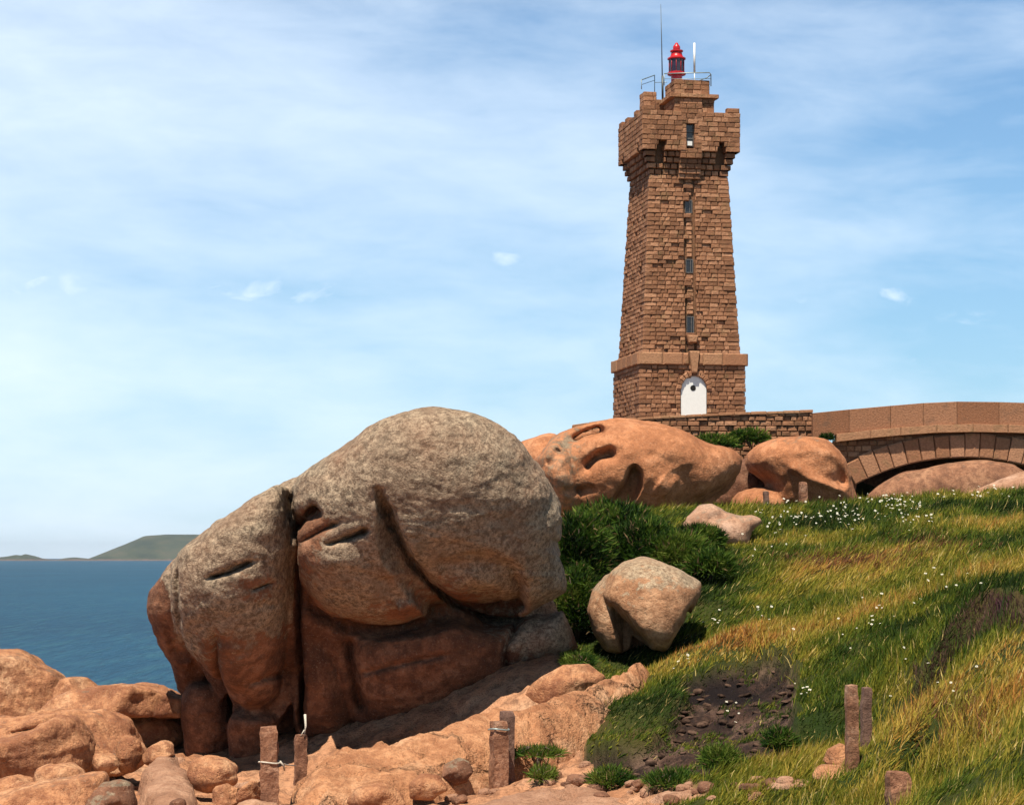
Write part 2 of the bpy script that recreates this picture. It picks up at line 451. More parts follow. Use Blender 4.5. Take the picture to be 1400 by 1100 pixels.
def ground_z0(x, y):
    sh = x.shape; x = x.ravel(); y = y.ravel(); out = np.zeros(len(x))
    for i in range(0, len(x), 20000):
        d = np.hypot(x[i:i+20000, None] - TC[None, :, 0], y[i:i+20000, None] - TC[None, :, 1])
        out[i:i+20000] = -kern(d) @ TW[:-1] + TW[-1]
    r = np.hypot(x - 5, y - 55); w = sstep(125, 75, r)
    return (land_base(x, y) + out * w).reshape(sh)
def to_px(x, y, z):
    yy = np.maximum(y, 1.0)
    return CX + F * x / yy, HOR - F * (z - CAMZ) / yy
def soil_mask(x, y, z):
    px, py = to_px(x, y, z)
    P = np.stack([x, y, z * 0], -1).reshape(-1, 3)
    wob = fbm(P, 1.1, 3, 40).reshape(x.shape) * 16
    m = np.full(x.shape, -1e3)
    for s in SOIL: m = np.maximum(m, inpoly(px, py, s))
    m2 = inpoly(px, py, GULLY)
    near = (y > 20) & (y < 40)
    return np.where(near, sstep(-2, 2.5, m + wob), 0), np.where(near, sstep(-3, 4, m2 + wob * .5), 0)
def rock_mask(x, y, z):
    """bare granite ground: left of the grass hill and in front of it"""
    px, py = to_px(x, y, z)
    P = np.stack([x, y, z * 0], -1).reshape(-1, 3)
    wob = fbm(P, .7, 4, 44).reshape(x.shape) * 22
    edge = np.interp(px, [-500, 700, 770, 800, 880, 930, 1000, 1080, 1160, 1200, 1230, 1300], [500, 700, 905, 1030, 1066, 1076, 1090, 1115, 1150, 1200, 1230, 1500])
    near = y < 46
    return np.where(near, sstep(-8, 8, py - edge + wob) * sstep(26.5, 28.5, y + wob * .03), sstep(-2, 6, -x + .05 * (y - 50) - 4 + wob * .1))
def ground_z(x, y):
    z = ground_z0(x, y)
    P = np.stack([x, y, x * 0], -1).reshape(-1, 3)
    s1, s2 = soil_mask(x, y, z); rk = rock_mask(x, y, z)
    n1 = fbm(P, .35, 3, 3).reshape(x.shape); n2 = fbm(P, 1.3, 4, 5).reshape(x.shape); n3 = fbm(P, 4.5, 3, 6).reshape(x.shape)
    close = sstep(120, 70, y)
    z = z + close * (.16 * n1 + (.17 * n2 + .05 * n3) * (1 - rk))
    n5 = fbm(P + 7, 2.2, 3, 18).reshape(x.shape)
    z = z - s1 * (.48 + .30 * n2 + .16 * n3 - .22 * np.abs(n5)) - s2 * .35
    hp, hq = to_px(x, y, z); near = (y > 24) & (y < 36)
    z = z + np.where(near, .38 * sstep(-6, 20, inpoly(hp, hq, HEATHER)), 0)
    # stepped granite ledges
    led = np.floor((n2 * 1.4 + x * .35 + y * .12) * 3) / 3 - (n2 * 1.4 + x * .35 + y * .12)
    n4 = fbm(P @ np.array([[.8, -.6, 0], [.6, .8, 0], [0, 0, 1]]) * [.6, 1.5, 1], 1.1, 4, 8).reshape(x.shape)
    crk = np.clip(1 - np.abs(n4) * 14, 0, 1)
    z = z + rk * close * (.20 * led + .07 * n3 + .05 * n2 - .06 - .13 * crk)
    return z
def gz(x, y):
    return float(ground_z(np.array([float(x)]), np.array([float(y)]))[0])

def axis(a, b, step, far, g=1.18):
    core = list(np.arange(a, b + step, step)); lo, hi = [], []
    s = step; v = a
    while v > -far: s *= g; v -= s; lo.append(v)
    s = step; v = core[-1]
    while v < far: s *= g; v += s; hi.append(v)
    return np.array(lo[::-1] + core + hi)
def grid_faces(nx, ny):
    i, j = np.meshgrid(np.arange(nx - 1), np.arange(ny - 1), indexing='ij'); a = i * ny + j
    return np.stack([a, a + ny, a + ny + 1, a + 1], -1).reshape(-1, 4)
gx = axis(-14, 20, .13, 420); gy = axis(17, 60, .15, 420)
GXX, GYY = np.meshgrid(gx, gy, indexing='ij')
GZZ = ground_z(GXX, GYY)
z0 = ground_z0(GXX, GYY)
s1, s2 = soil_mask(GXX, GYY, z0); rk = rock_mask(GXX, GYY, z0)
def ground_material():
    m, nt, b, out = new_mat('ground_soil_and_rock'); q = NB(nt); p = q.pos()
    n1 = q.noise(p, .8, 5, .6); n2 = q.noise(p, 4, 5, .7); n3 = q.noise(p, 22, 3, .7)
    turf = q.ramp(n1, [(.35, (.020, .035, .006)), (.55, (.05, .055, .012)), (.7, (.07, .05, .018))])
    soil = q.ramp(n1, [(.35, (.025, .016, .013)), (.5, (.10, .055, .04)), (.62, (.21, .13, .095)), (.72, (.04, .025, .02))])
    soil = q.mix(q.ramp(n2, [(.45, 0.0), (.58, .85)]), soil, (.030, .020, .018))
    rockc = q.ramp(n1, [(.3, (.32, .14, .07)), (.5, (.54, .27, .15)), (.7, (.62, .36, .22))])
    rockc = q.mix(q.ramp(n2, [(.48, 0.0), (.62, .6)]), rockc, (.14, .07, .045))
    rockc = q.mix(q.math('MULTIPLY', q.ramp(n3, [(.3, .9), (.45, 0.0)]), .6), rockc, (.06, .04, .03))
    vo = q.n('ShaderNodeTexVoronoi', feature='DISTANCE_TO_EDGE'); vo.inputs['Scale'].default_value = 1.7
    wv = q.n('ShaderNodeVectorMath', operation='ADD'); nv = q.n('ShaderNodeTexNoise'); nv.inputs['Scale'].default_value = 2.0; q.l(p, nv.inputs['Vector']); q.l(nv.outputs['Color'], wv.inputs[0]); q.l(q.pos((.3, .5, .6)), wv.inputs[1]); q.l(wv.outputs[0], vo.inputs['Vector'])
    ck = q.ramp(vo.outputs['Distance'], [(0.0, 0.0), (.03, .6), (.07, 1.0)])
    rockc = q.mix(q.math('MULTIPLY', q.math('SUBTRACT', 1.0, ck), .25), rockc, (.10, .055, .035))
    c = q.mix(q.attr('rock'), turf, rockc); c = q.mix(q.attr('soil'), c, soil)
    c = q.mix(q.attr('peat_shade'), c, (.016, .011, .012))
    q.l(c, b.inputs['Base Color']); b.inputs['Roughness'].default_value = .95; b.inputs['Specular IOR Level'].default_value = .15
    q.l(q.bump(q.math('ADD', q.math('ADD', n2, q.math('MULTIPLY', n3, .4)), q.math('MULTIPLY', q.math('MULTIPLY', q.noise(p, 7, 4, .8), q.attr('soil')), 1.6)), .11, 1.0), b.inputs['Normal'])
    return m
GROUND = ground_material()
tpx, tpy = to_px(GXX, GYY, z0)
def blob(cx, cy, rx, ry, px=None, py=None):
    px = tpx if px is None else px; py = tpy if py is None else py
    return np.exp(-((px - cx) / rx) ** 2 - ((py - cy) / ry) ** 2)
peat_shade = np.clip(2.2 * blob(848, 1030, 52, 15) + 1.9 * blob(990, 922, 66, 17) + 1.1 * blob(1060, 1030, 34, 16) + .8 * blob(985, 955, 22, 8) + s2 * .7 + .9 * blob(1050, 1065, 40, 9) - .25, 0, 1) * np.maximum(s1, s2)  # dark peat, with the shade of the undercut turf bank painted in
o = mesh_obj('ground', np.stack([GXX, GYY, GZZ], -1).reshape(-1, 3), grid_faces(len(gx), len(gy)), GROUND,
             attrs={'soil': s1.ravel(), 'rock': (rk * (1 - s1)).ravel(), 'peat_shade': peat_shade.ravel()})
tag(o, 'rough granite and turf headland under everything', None, None, 'structure')

# ------------------------------------------------------------------ sea, islands
def sea_material():
    m, nt, b, out = new_mat('sea_water'); q = NB(nt)
    p = q.pos((.45, .035, 1))
    n1 = q.noise(p, 1.0, 6, .7, .4); n0 = q.noise(q.pos((.012, .004, 1)), 1.0, 4, .6); n2 = q.noise(q.pos((1.3, .16, 1)), 1.0, 5, .75)
    c = q.ramp(n0, [(.35, (.004, .046, .100)), (.6, (.007, .066, .130)), (.75, (.012, .088, .155))])
    c = q.mix(q.ramp(n1, [(.48, 0.0), (.70, .8)]), c, (.022, .10, .14))
    c = q.mix(q.ramp(n2, [(.36, .7), (.5, 0.0)]), c, (.002, .022, .055))
    c = q.mix(q.ramp(n2, [(.60, 0.0), (.74, .6)]), c, (.09, .22, .26))
    q.l(c, b.inputs['Base Color']); b.inputs['Roughness'].default_value = .45; b.inputs['IOR'].default_value = 1.33
    b.inputs['Specular IOR Level'].default_value = .10
    nb = q.bump(n1, .8, 1.0); nb = q.bump(n2, .3, .8, nb)
    q.l(nb, b.inputs['Normal']); return m
SEA = sea_material()
sx = np.concatenate([-np.geomspace(9000, 20, 40), np.geomspace(20, 9000, 40)]); sy = np.concatenate([[-900, -300, 0], np.geomspace(20, 16000, 70)])
SX, SY = np.meshgrid(sx, sy, indexing='ij')
tag(mesh_obj('sea', np.stack([SX, SY, SX * 0], -1).reshape(-1, 3), grid_faces(len(sx), len(sy)), SEA), 'rippled deep blue sea out to the horizon', None, None, 'structure')

def island_material():
    m, nt, b, out = new_mat('island_heath'); q = NB(nt); p = q.pos()
    n1 = q.noise(p, .012, 5, .65); n2 = q.noise(p, .05, 4, .7)
    g = q.ramp(n1, [(.35, (.022, .038, .030)), (.5, (.045, .060, .038)), (.65, (.075, .075, .050))])
    g = q.mix(q.ramp(n2, [(.5, 0.0), (.7, .7)]), g, (.035, .04, .03))
    sep = q.n('ShaderNodeSeparateXYZ'); ge = q.n('ShaderNodeNewGeometry'); q.l(ge.outputs['Position'], sep.inputs[0])
    zf = q.math('ADD', sep.outputs[2], q.math('MULTIPLY', n2, 14))
    g = q.mix(q.ramp(q.math('MULTIPLY', zf, .02), [(.14, .8), (.28, 0.0)]), g, (.16, .10, .095))
    q.l(g, b.inputs['Base Color']); b.inputs['Roughness'].default_value = .95; return m
ISL = island_material()
def island(name, label, prof, D, depth, seed):
    """prof: (px, py) of the skyline; a real ridge with both flanks"""
    px = np.array([p[0] for p in prof], float); py = np.array([p[1] for p in prof], float)
    n = 160; u = np.linspace(px[0], px[-1], n); top = CAMZ + (HOR - np.interp(u, px, py)) / F * D
    x = (u - CX) / F * D; v = np.linspace(-1, 1, 31)
    X, Vv = np.meshgrid(x, v, indexing='ij'); T = np.repeat(top[:, None], 31, 1)
    Zz = T * np.clip(1 - np.abs(Vv) ** 2.2, 0, 1)
    P = np.stack([X, Vv * depth, X * 0], -1).reshape(-1, 3)
    Zz = Zz + (fbm(P, .012, 4, seed).reshape(X.shape)) * 6 * np.abs(Vv) * (1 - np.abs(Vv)) * 2 * np.minimum(T / 30, 1) - 1.0
    P[:, 1] += D + depth; P[:, 2] = Zz.ravel()
    tag(mesh_obj(name, P, grid_faces(n, 31), ISL), label, None, None, 'structure')
island('island', 'low flat-topped green island on the horizon at left', [(98,768),(108,762),(120,754),(140,745),(160,736),(172,730),(200,728),(260,728),(330,729),(420,731),(480,740),(520,768)], 7000, 420, 3)
island('islet', 'low reddish rocky islet left of the green island', [(-60,767),(-20,762),(0,759.5),(10,757.5),(18,758.5),(24,756.5),(34,759),(42,762),(56,764),(72,764.5),(80,762),(92,761),(112,763),(120,768)], 7100, 120, 9)

# ------------------------------------------------------------------ boulders
def lich_top(lo=-.1, hi=.6, amt=1.0, seed=3):
    def f(V, N):
        n = fbm(V, .8, 4, seed)
        return np.clip(sstep(lo, hi, N[:, 2] + n * .5), 0, 1) * amt
    return f
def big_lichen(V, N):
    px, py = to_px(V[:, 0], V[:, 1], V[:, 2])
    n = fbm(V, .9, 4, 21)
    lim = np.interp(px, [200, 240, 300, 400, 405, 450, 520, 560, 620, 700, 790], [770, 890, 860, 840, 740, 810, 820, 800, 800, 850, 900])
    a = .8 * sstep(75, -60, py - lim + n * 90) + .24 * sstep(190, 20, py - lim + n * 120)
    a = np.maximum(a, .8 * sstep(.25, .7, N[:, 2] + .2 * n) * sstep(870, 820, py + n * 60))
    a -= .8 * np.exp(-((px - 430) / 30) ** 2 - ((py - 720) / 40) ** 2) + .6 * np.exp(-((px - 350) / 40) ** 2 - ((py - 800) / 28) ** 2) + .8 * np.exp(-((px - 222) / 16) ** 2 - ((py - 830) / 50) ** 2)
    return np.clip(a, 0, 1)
big = [
 dict(p=[(250,790),(300,722),(372,670),(400,655),(450,628),(510,590),(575,572),(650,578),(715,620),(755,690),(765,780),(700,860),(600,930),(500,975),(430,985),(330,960),(270,900)], T=1.9, y=1.0, r=1, pw=.8),
 dict(p=[(404,657),(440,634),(480,607),(500,590),(525,574),(560,564),(600,561),(640,566),(672,578),(705,600),(728,625),(750,662),(768,705),(766,735),(754,742),(764,768),(776,803),(760,816),(735,828),(715,841),(690,846),(655,848),(612,858),(560,878),(490,872),(440,852),(410,822),(400,760),(398,700)], T=2.5, y=.05, r=1, pw=.78),
 dict(p=[(402,700),(440,690),(500,690),(530,710),(552,745),(585,792),(612,822),(600,852),(555,880),(490,872),(440,852),(412,822),(400,760)], T=2.35, y=-.05, r=1, pw=.75),
 dict(p=[(240,765),(270,738),(310,706),(350,681),(392,658),(400,700),(400,760),(402,840),(402,900),(400,965),(375,992),(325,992),(300,950),(272,915),(245,880),(240,820)], T=2.1, y=-.1, r=1, pw=.7),
 dict(p=[(206,825),(212,805),(232,775),(262,742),(300,730),(310,800),(300,900),(275,955),(248,955),(240,915),(222,880),(210,850)], T=1.3, y=1.0, r=1, pw=.8),
 dict(p=[(403,800),(425,838),(455,855),(476,905),(492,960),(486,1003),(440,1014),(403,1012),(400,900)], T=1.6, y=.55, r=1, pw=.75),
 dict(p=[(438,850),(520,862),(560,835),(590,812),(625,832),(672,850),(712,846),(745,838),(760,850),(740,905),(700,930),(650,950),(590,988),(530,1012),(490,1010),(468,950),(446,890)], T=1.95, y=.65, r=1, pw=.6),
 dict(p=[(690,880),(705,858),(735,846),(770,834),(789,884),(768,902),(730,918),(698,925)], T=1.5, y=.75, r=0, pw=.6),
 dict(p=[(252,930),(300,930),(325,960),(328,1062),(258,1062),(250,1000)], T=.9, y=.5, r=1, pw=.7),
 dict(p=[(305,950),(392,950),(372,1010),(362,1080),(318,1082),(312,1020)], T=.8, y=-.35, r=1, pw=.7),
 dict(p=[(560,790),(740,790),(775,850),(760,890),(640,910),(560,900)], T=1.0, y=1.7, r=2),
 dict(p=[(290,900),(420,900),(440,1000),(410,1050),(300,1050),(262,1000)], T=1.0, y=1.3, r=2),
 dict(p=[(390,880),(640,850),(650,950),(560,1030),(400,1040)], T=1.0, y=1.7, r=2),
]
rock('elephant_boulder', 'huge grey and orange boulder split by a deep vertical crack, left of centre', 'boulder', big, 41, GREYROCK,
     carve=[([(384,674),(390,694)], .10, .22, 2), ([(391,700),(398,716),(404,745),(401,800),(403,870),(406,940),(408,1000)], .07, 1.0, 2),
            ([(412,705),(402,722)], .12, .4, 2),
            ([(418,740),(438,728),(466,716)], .045, .4, 2), ([(452,744),(478,736),(508,725)], .05, .5, 2),
            ([(290,790),(318,782),(350,766)], .055, .5, 2), ([(348,806),(372,795)], .035, .22, 2),
            ([(521,672),(536,715),(556,755),(585,795),(620,828),(665,850),(705,852)], .06, .9, 2), ([(528,712),(548,755),(576,797),(612,832),(660,856),(700,858)], .16, .35, 2),
            ([(300,860),(298,930),(305,990)], .08, .3, 2), ([(335,935),(370,925),(400,930)], .06, .2, 2),
            ([(470,870),(480,920),(492,980)], .12, .4, 2), ([(480,925),(560,905),(620,893)], .05, .12, 2), ([(690,925),(692,885),(708,855)], .07, .25, 2),
            ([(600,775),(645,764),(680,772)], .13, .14, 2), ([(616,806),(650,792),(690,800),(708,812)], .16, -.2, 2), ([(655,810),(690,815)], .1, .12, 2),
            ([(545,835),(575,825)], .18, -.3, 2), ([(243,770),(246,850),(250,930)], .08, .14, 2)],
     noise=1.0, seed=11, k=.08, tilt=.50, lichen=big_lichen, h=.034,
     facets=[([(580,738),(650,750),(695,762),(716,788),(718,842),(650,842),(600,812),(570,770)], .0, .75, .10),
             ([(530,684),(548,735),(586,786),(632,842),(600,858),(556,806),(522,742)], .30, .45, .12),
             ([(402,752),(440,772),(500,775),(560,792),(604,830),(600,860),(500,872),(440,852),(404,820)], .0, .60, .16),
             ([(244,860),(300,840),(345,815),(402,815),(402,975),(320,985),(262,940)], .0, .55, .18),
             ([(206,838),(244,850),(246,960),(215,880)], .0, .5, .1),
             ([(410,712),(420,694),(434,688),(446,704),(440,712),(424,716)], .55, .05, .03)])

rock('orange_boulder', 'broad smooth orange boulder with scooped hollows, below the lighthouse', 'boulder', [
 dict(p=[(728,620),(745,603),(785,584),(835,572),(880,574),(912,580),(945,596),(975,612),(1004,614),(1018,632),(1006,662),(975,690),(945,716),(860,725),(780,725),(760,690),(735,655)], T=2.6, y=0, r=2),
 dict(p=[(726,625),(745,605),(768,600),(790,640),(800,700),(770,710),(750,690)], T=2.0, y=-.8, r=2)],
 67, ORANGE_FAR, carve=[([(735,620),(748,598)], .1, .5, 1), ([(930,700),(938,670),(925,640)], .3, .25, 1), ([(895,660),(915,675)], .4, -.2, 1), ([(750,640),(765,615)], .15, .2, 1), ([(782,602),(800,592),(826,585)], .13, .5, 1), ([(797,643),(815,627),(840,620)], .16, .7, 1)],
 facets=[
  ([(832,700),(836,680),(854,662),(862,638),(876,650),(870,672),(856,694)], 1.2, .35, .10), ([(764,674),(788,667),(812,668),(808,673),(785,679)], .3, .1, .12), ([(940,690),(985,655),(1014,640),(1010,670),(975,700),(948,716)], .0, .8, .15)],
 noise=1.4, seed=31, tilt=.12, rough=1.0, lichen=lambda V, N: np.clip(sstep(900, 740, to_px(V[:, 0], V[:, 1], V[:, 2])[0] + 60 * fbm(V, .8, 3, 5)) * .45 + .3 * fbm(V, .6, 3, 6), 0, 1))
rock('hidden_boulder', 'small orange boulder peeking out behind the grey boulder right shoulder', 'boulder', [
 dict(p=[(700,612),(715,602),(735,598),(760,590),(775,620),(760,680),(720,690)], T=1.8)], 70, ORANGE_FAR, seed=32, lichen=lich_top(.5, 1, .3))
rock('round_boulder', 'rounded orange boulder with a carved slanting ledge, left of the bridge arch', 'boulder', [
 dict(p=[(1019,640),(1022,620),(1038,606),(1065,597),(1100,594),(1130,600),(1150,620),(1160,645),(1172,690),(1165,716),(1045,716),(1052,664),(1034,650)], T=2.2, r=1, pw=.8),
 dict(p=[(996,700),(1004,676),(1026,666),(1056,664),(1100,690),(1090,718),(1000,718)], T=1.5, y=-.1, r=1, pw=.8)],
 70, ORANGE_FAR, carve=[([(1070,634),(1098,655),(1150,674)], .10, -.14, 1)],
 facets=[([(1078,622),(1128,620),(1150,640),(1156,668),(1120,656),(1092,640)], .10, .38, .14), ([(1064,698),(1092,697),(1096,706),(1064,706)], .4, .2, .05)],
 noise=1.2, seed=33, tilt=.1, rough=.9, lichen=lich_top(.5, 1, .35))
rock('shade_filler_rock', 'dark rock added as the shadow in the gap between the orange boulder and the round boulder', 'boulder', [  # added rock, its dark colour stands for the shadow between the boulders
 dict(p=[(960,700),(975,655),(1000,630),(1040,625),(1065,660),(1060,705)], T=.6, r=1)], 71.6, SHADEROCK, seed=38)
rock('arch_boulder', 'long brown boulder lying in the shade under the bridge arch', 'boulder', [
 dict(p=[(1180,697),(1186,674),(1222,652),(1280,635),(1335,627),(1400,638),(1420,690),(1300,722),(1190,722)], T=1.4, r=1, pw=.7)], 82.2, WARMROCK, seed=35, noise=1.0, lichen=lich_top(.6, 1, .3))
rock('shade_filler_rock', 'dark boulder added as the deep shade under the left end of the bridge arch', 'boulder', [  # added rock, fills the arch opening with painted shade
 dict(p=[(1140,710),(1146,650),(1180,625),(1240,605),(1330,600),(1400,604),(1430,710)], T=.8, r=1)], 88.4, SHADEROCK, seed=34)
rock('pale_slab', 'pale orange slab sloping up to the right edge in front of the bridge arch', 'boulder', [
 dict(p=[(1262,714),(1300,682),(1340,665),(1380,649),(1410,639),(1450,627),(1530,627),(1560,716)], T=1.6, t=-.4, r=1)], 71, PALE, seed=36, lichen=lich_top(.7, 1, .3))
rock('low_pale_rock', 'low pale pink rock in the grass below the orange boulder', 'boulder', [
 dict(p=[(930,736),(940,706),(955,691),(974,688),(990,697),(1008,702),(1030,705),(1042,712),(1026,726),(1018,752),(940,752)], T=.7, t=-.2, r=0, pw=.7)],
 56.5, PALE, seed=37, noise=1.2, carve=[([(965,712),(990,706)], .12, .15, 1)], lichen=lich_top(.2, .9, .5))
rock('leaning_boulder', 'grey topped angular boulder tilted on the grass right of the giant boulder', 'boulder', [
 dict(p=[(824,812),(834,784),(852,768),(880,761),(905,768),(935,782),(957,796),(957,812),(942,842),(926,872),(908,890),(888,886),(862,866),(838,840)], T=1.25, y=-.25, t=-.45, r=0, pw=.6),
 dict(p=[(805,836),(812,808),(828,786),(852,790),(856,830),(862,862),(860,884),(846,892),(828,888),(812,864)], T=.95, y=.05, t=-.2, r=0, pw=.6),
 dict(p=[(825,800),(930,800),(925,885),(890,905),(840,902),(820,870)], T=.75, y=.6, r=1)],
 44, TANROCK, seed=41, k=.08, noise=.6, tilt=.1, lichen=lich_top(-.1, .8, .75),
 facets=[([(832,824),(846,830),(868,858),(890,888),(862,900),(846,876)], .15, .45, .06)], carve=[([(915,880),(935,850),(940,830)], .04, .2, 1)])

# left shore rocks
rock('shore_boulder', 'big smooth orange rock against the sea at the left edge', 'boulder', [
 dict(p=[(-160,960),(-110,905),(-50,890),(0,889),(28,890),(42,897),(60,912),(84,923),(92,960),(80,1010),(-150,1030)], T=2.2, t=.0, r=1, pw=.8)], 49, ORANGE, seed=51, chop=7, noise=1.5, lichen=lich_top(.4, 1, .35))
rock('shore_boulder', 'small orange rock joining the left edge boulder beside the sea', 'boulder', [
 dict(p=[(72,930),(95,923),(118,924),(132,932),(140,950),(120,990),(75,990)], T=1.0, r=2)], 47.5, ORANGE, seed=52, chop=7)
rock('overhanging_slab', 'flat topped orange slab with a dark overhang, touching the giant boulder', 'boulder', [
 dict(p=[(58,972),(76,959),(110,947),(150,937),(190,934),(220,939),(245,952),(268,950),(275,985),(230,980),(180,976),(130,976),(90,985)], T=1.9, y=-.6, r=1, t=.6),
 dict(p=[(120,965),(265,965),(270,1030),(150,1030)], T=1.2, y=.9, r=1)], 45, ORANGE, seed=53, chop=7, k=.05, noise=1.5, lichen=lich_top(.6, 1, .3),
 carve=[([(110,962),(160,955),(215,955)], .05, .18, 1)])
rock('layered_boulder', 'orange rock with a long sunlit crest, in the second row at lower left', 'boulder', [
 dict(p=[(-40,1000),(0,990),(40,982),(75,976),(120,975),(150,979),(170,992),(184,1010),(192,1045),(170,1062),(-40,1070)], T=1.6, y=0, t=-.2, r=1, pw=.7)], 39.5, ORANGE, seed=54, chop=7, noise=1.6,
 carve=[([(112,990),(120,1020),(118,1050)], .09, .3, 1), ([(-10,1008),(40,998),(80,988)], .06, .2, 1), ([(165,1005),(172,1030)], .05, .2, 1)], lichen=lich_top(.5, 1, .3))
rock('blunt_boulder', 'orange rock with a steep brown right face at lower left', 'boulder', [
 dict(p=[(-60,1022),(0,1014),(50,1003),(80,988),(97,988),(108,1005),(118,1040),(116,1066),(60,1072),(-60,1080)], T=1.1, y=0, r=0, tx=.55, pw=.6)], 36.5, ORANGE, seed=55, chop=7, noise=1.5, lichen=lich_top(.5, 1, .2))
rock('low_rock', 'low dark hollowed rock at the foot of the blunt orange rock', 'rock', [
 dict(p=[(48,1066),(62,1050),(90,1045),(112,1050),(118,1062),(112,1080),(60,1082)], T=.45, r=0, pw=.65)], 34, ORANGE, seed=56, chop=7, noise=1.5, carve=[([(65,1062),(85,1064)], .05, .12)])
rock('low_rock', 'flat orange slab in the lower left corner', 'rock', [
 dict(p=[(-40,1125),(-20,1092),(20,1080),(60,1070),(100,1066),(140,1060),(146,1074),(128,1095),(110,1130)], T=.8, t=-.5, r=0, pw=.65)], 32.5, ORANGE, seed=57, chop=7, noise=1.1, lichen=lich_top(.4, 1, .3))
rock('low_rock', 'flat rock against the left edge above the corner slab', 'rock', [
 dict(p=[(-50,1085),(-10,1068),(22,1060),(50,1072),(40,1095),(-40,1105)], T=.6, t=-.3, r=0, pw=.65)], 34, ORANGE, seed=58, chop=7, noise=1.5)
rock('low_rock', 'dark sided wedge rock with a pale top left of the pink path slab', 'rock', [
 dict(p=[(108,1125),(118,1095),(138,1074),(160,1070),(176,1076),(182,1095),(182,1125)], T=.5, y=0, t=.2, r=0, pw=.65)], 32, SHADEROCK, seed=59, chop=7, noise=1.5, lichen=lich_top(.5, .9, .6))
rock('low_rock', 'rounded orange stone on top of the pink path slab', 'rock', [
 dict(p=[(194,1032),(205,1018),(222,1011),(236,1018),(242,1032),(225,1040),(200,1044)], T=.5, r=0, pw=.65)], 37.2, ORANGE, seed=61, chop=7, noise=1.5)
rock('low_rock', 'little arched stone right of the blunt orange rock', 'rock', [
 dict(p=[(122,1046),(128,1032),(146,1026),(160,1032),(166,1046),(150,1058),(126,1058)], T=.4, r=0, pw=.65)], 36.3, ORANGE, seed=62, chop=7, noise=1.5, carve=[([(140,1045),(152,1042)], .06, .15)])
rock('low_rock', 'upright little stone at the right end of the layered rock', 'rock', [
 dict(p=[(162,1020),(172,1010),(184,1014),(192,1034),(184,1050),(168,1052)], T=.35, r=0, pw=.65)], 37.4, ORANGE, seed=63, chop=7, noise=1.5)
rock('low_rock', 'rounded orange stone at the foot of the left boulder leg', 'rock', [
 dict(p=[(260,1060),(266,1046),(285,1040),(308,1041),(320,1050),(320,1066),(300,1076),(268,1074)], T=.5, r=0, pw=.65)], 35, ORANGE, seed=64, chop=7, noise=1.5)
rock('low_rock', 'yellowish stone between the path slab and the tall granite post', 'rock', [
 dict(p=[(286,1092),(292,1076),(310,1070),(328,1074),(332,1094),(318,1108),(292,1106)], T=.4, r=0, pw=.65)], 33, ORANGE, seed=65, chop=7, noise=1.5)
rock('low_rock', 'dark holed stone directly left of the tall granite post', 'rock', [
 dict(p=[(325,1092),(330,1072),(344,1062),(358,1066),(364,1084),(358,1100),(332,1102)], T=.4, r=0, pw=.65)], 32.4, ORANGE, seed=66, chop=7, noise=1.5, carve=[([(340,1082),(350,1080)], .05, .16)])
rock('low_rock', 'flat pale stone at the bottom edge below the tall granite post', 'rock', [
 dict(p=[(310,1125),(322,1098),(350,1090),(378,1094),(395,1125)], T=.45, r=0, pw=.65)], 31, PALE, seed=67, chop=7, noise=1.5)

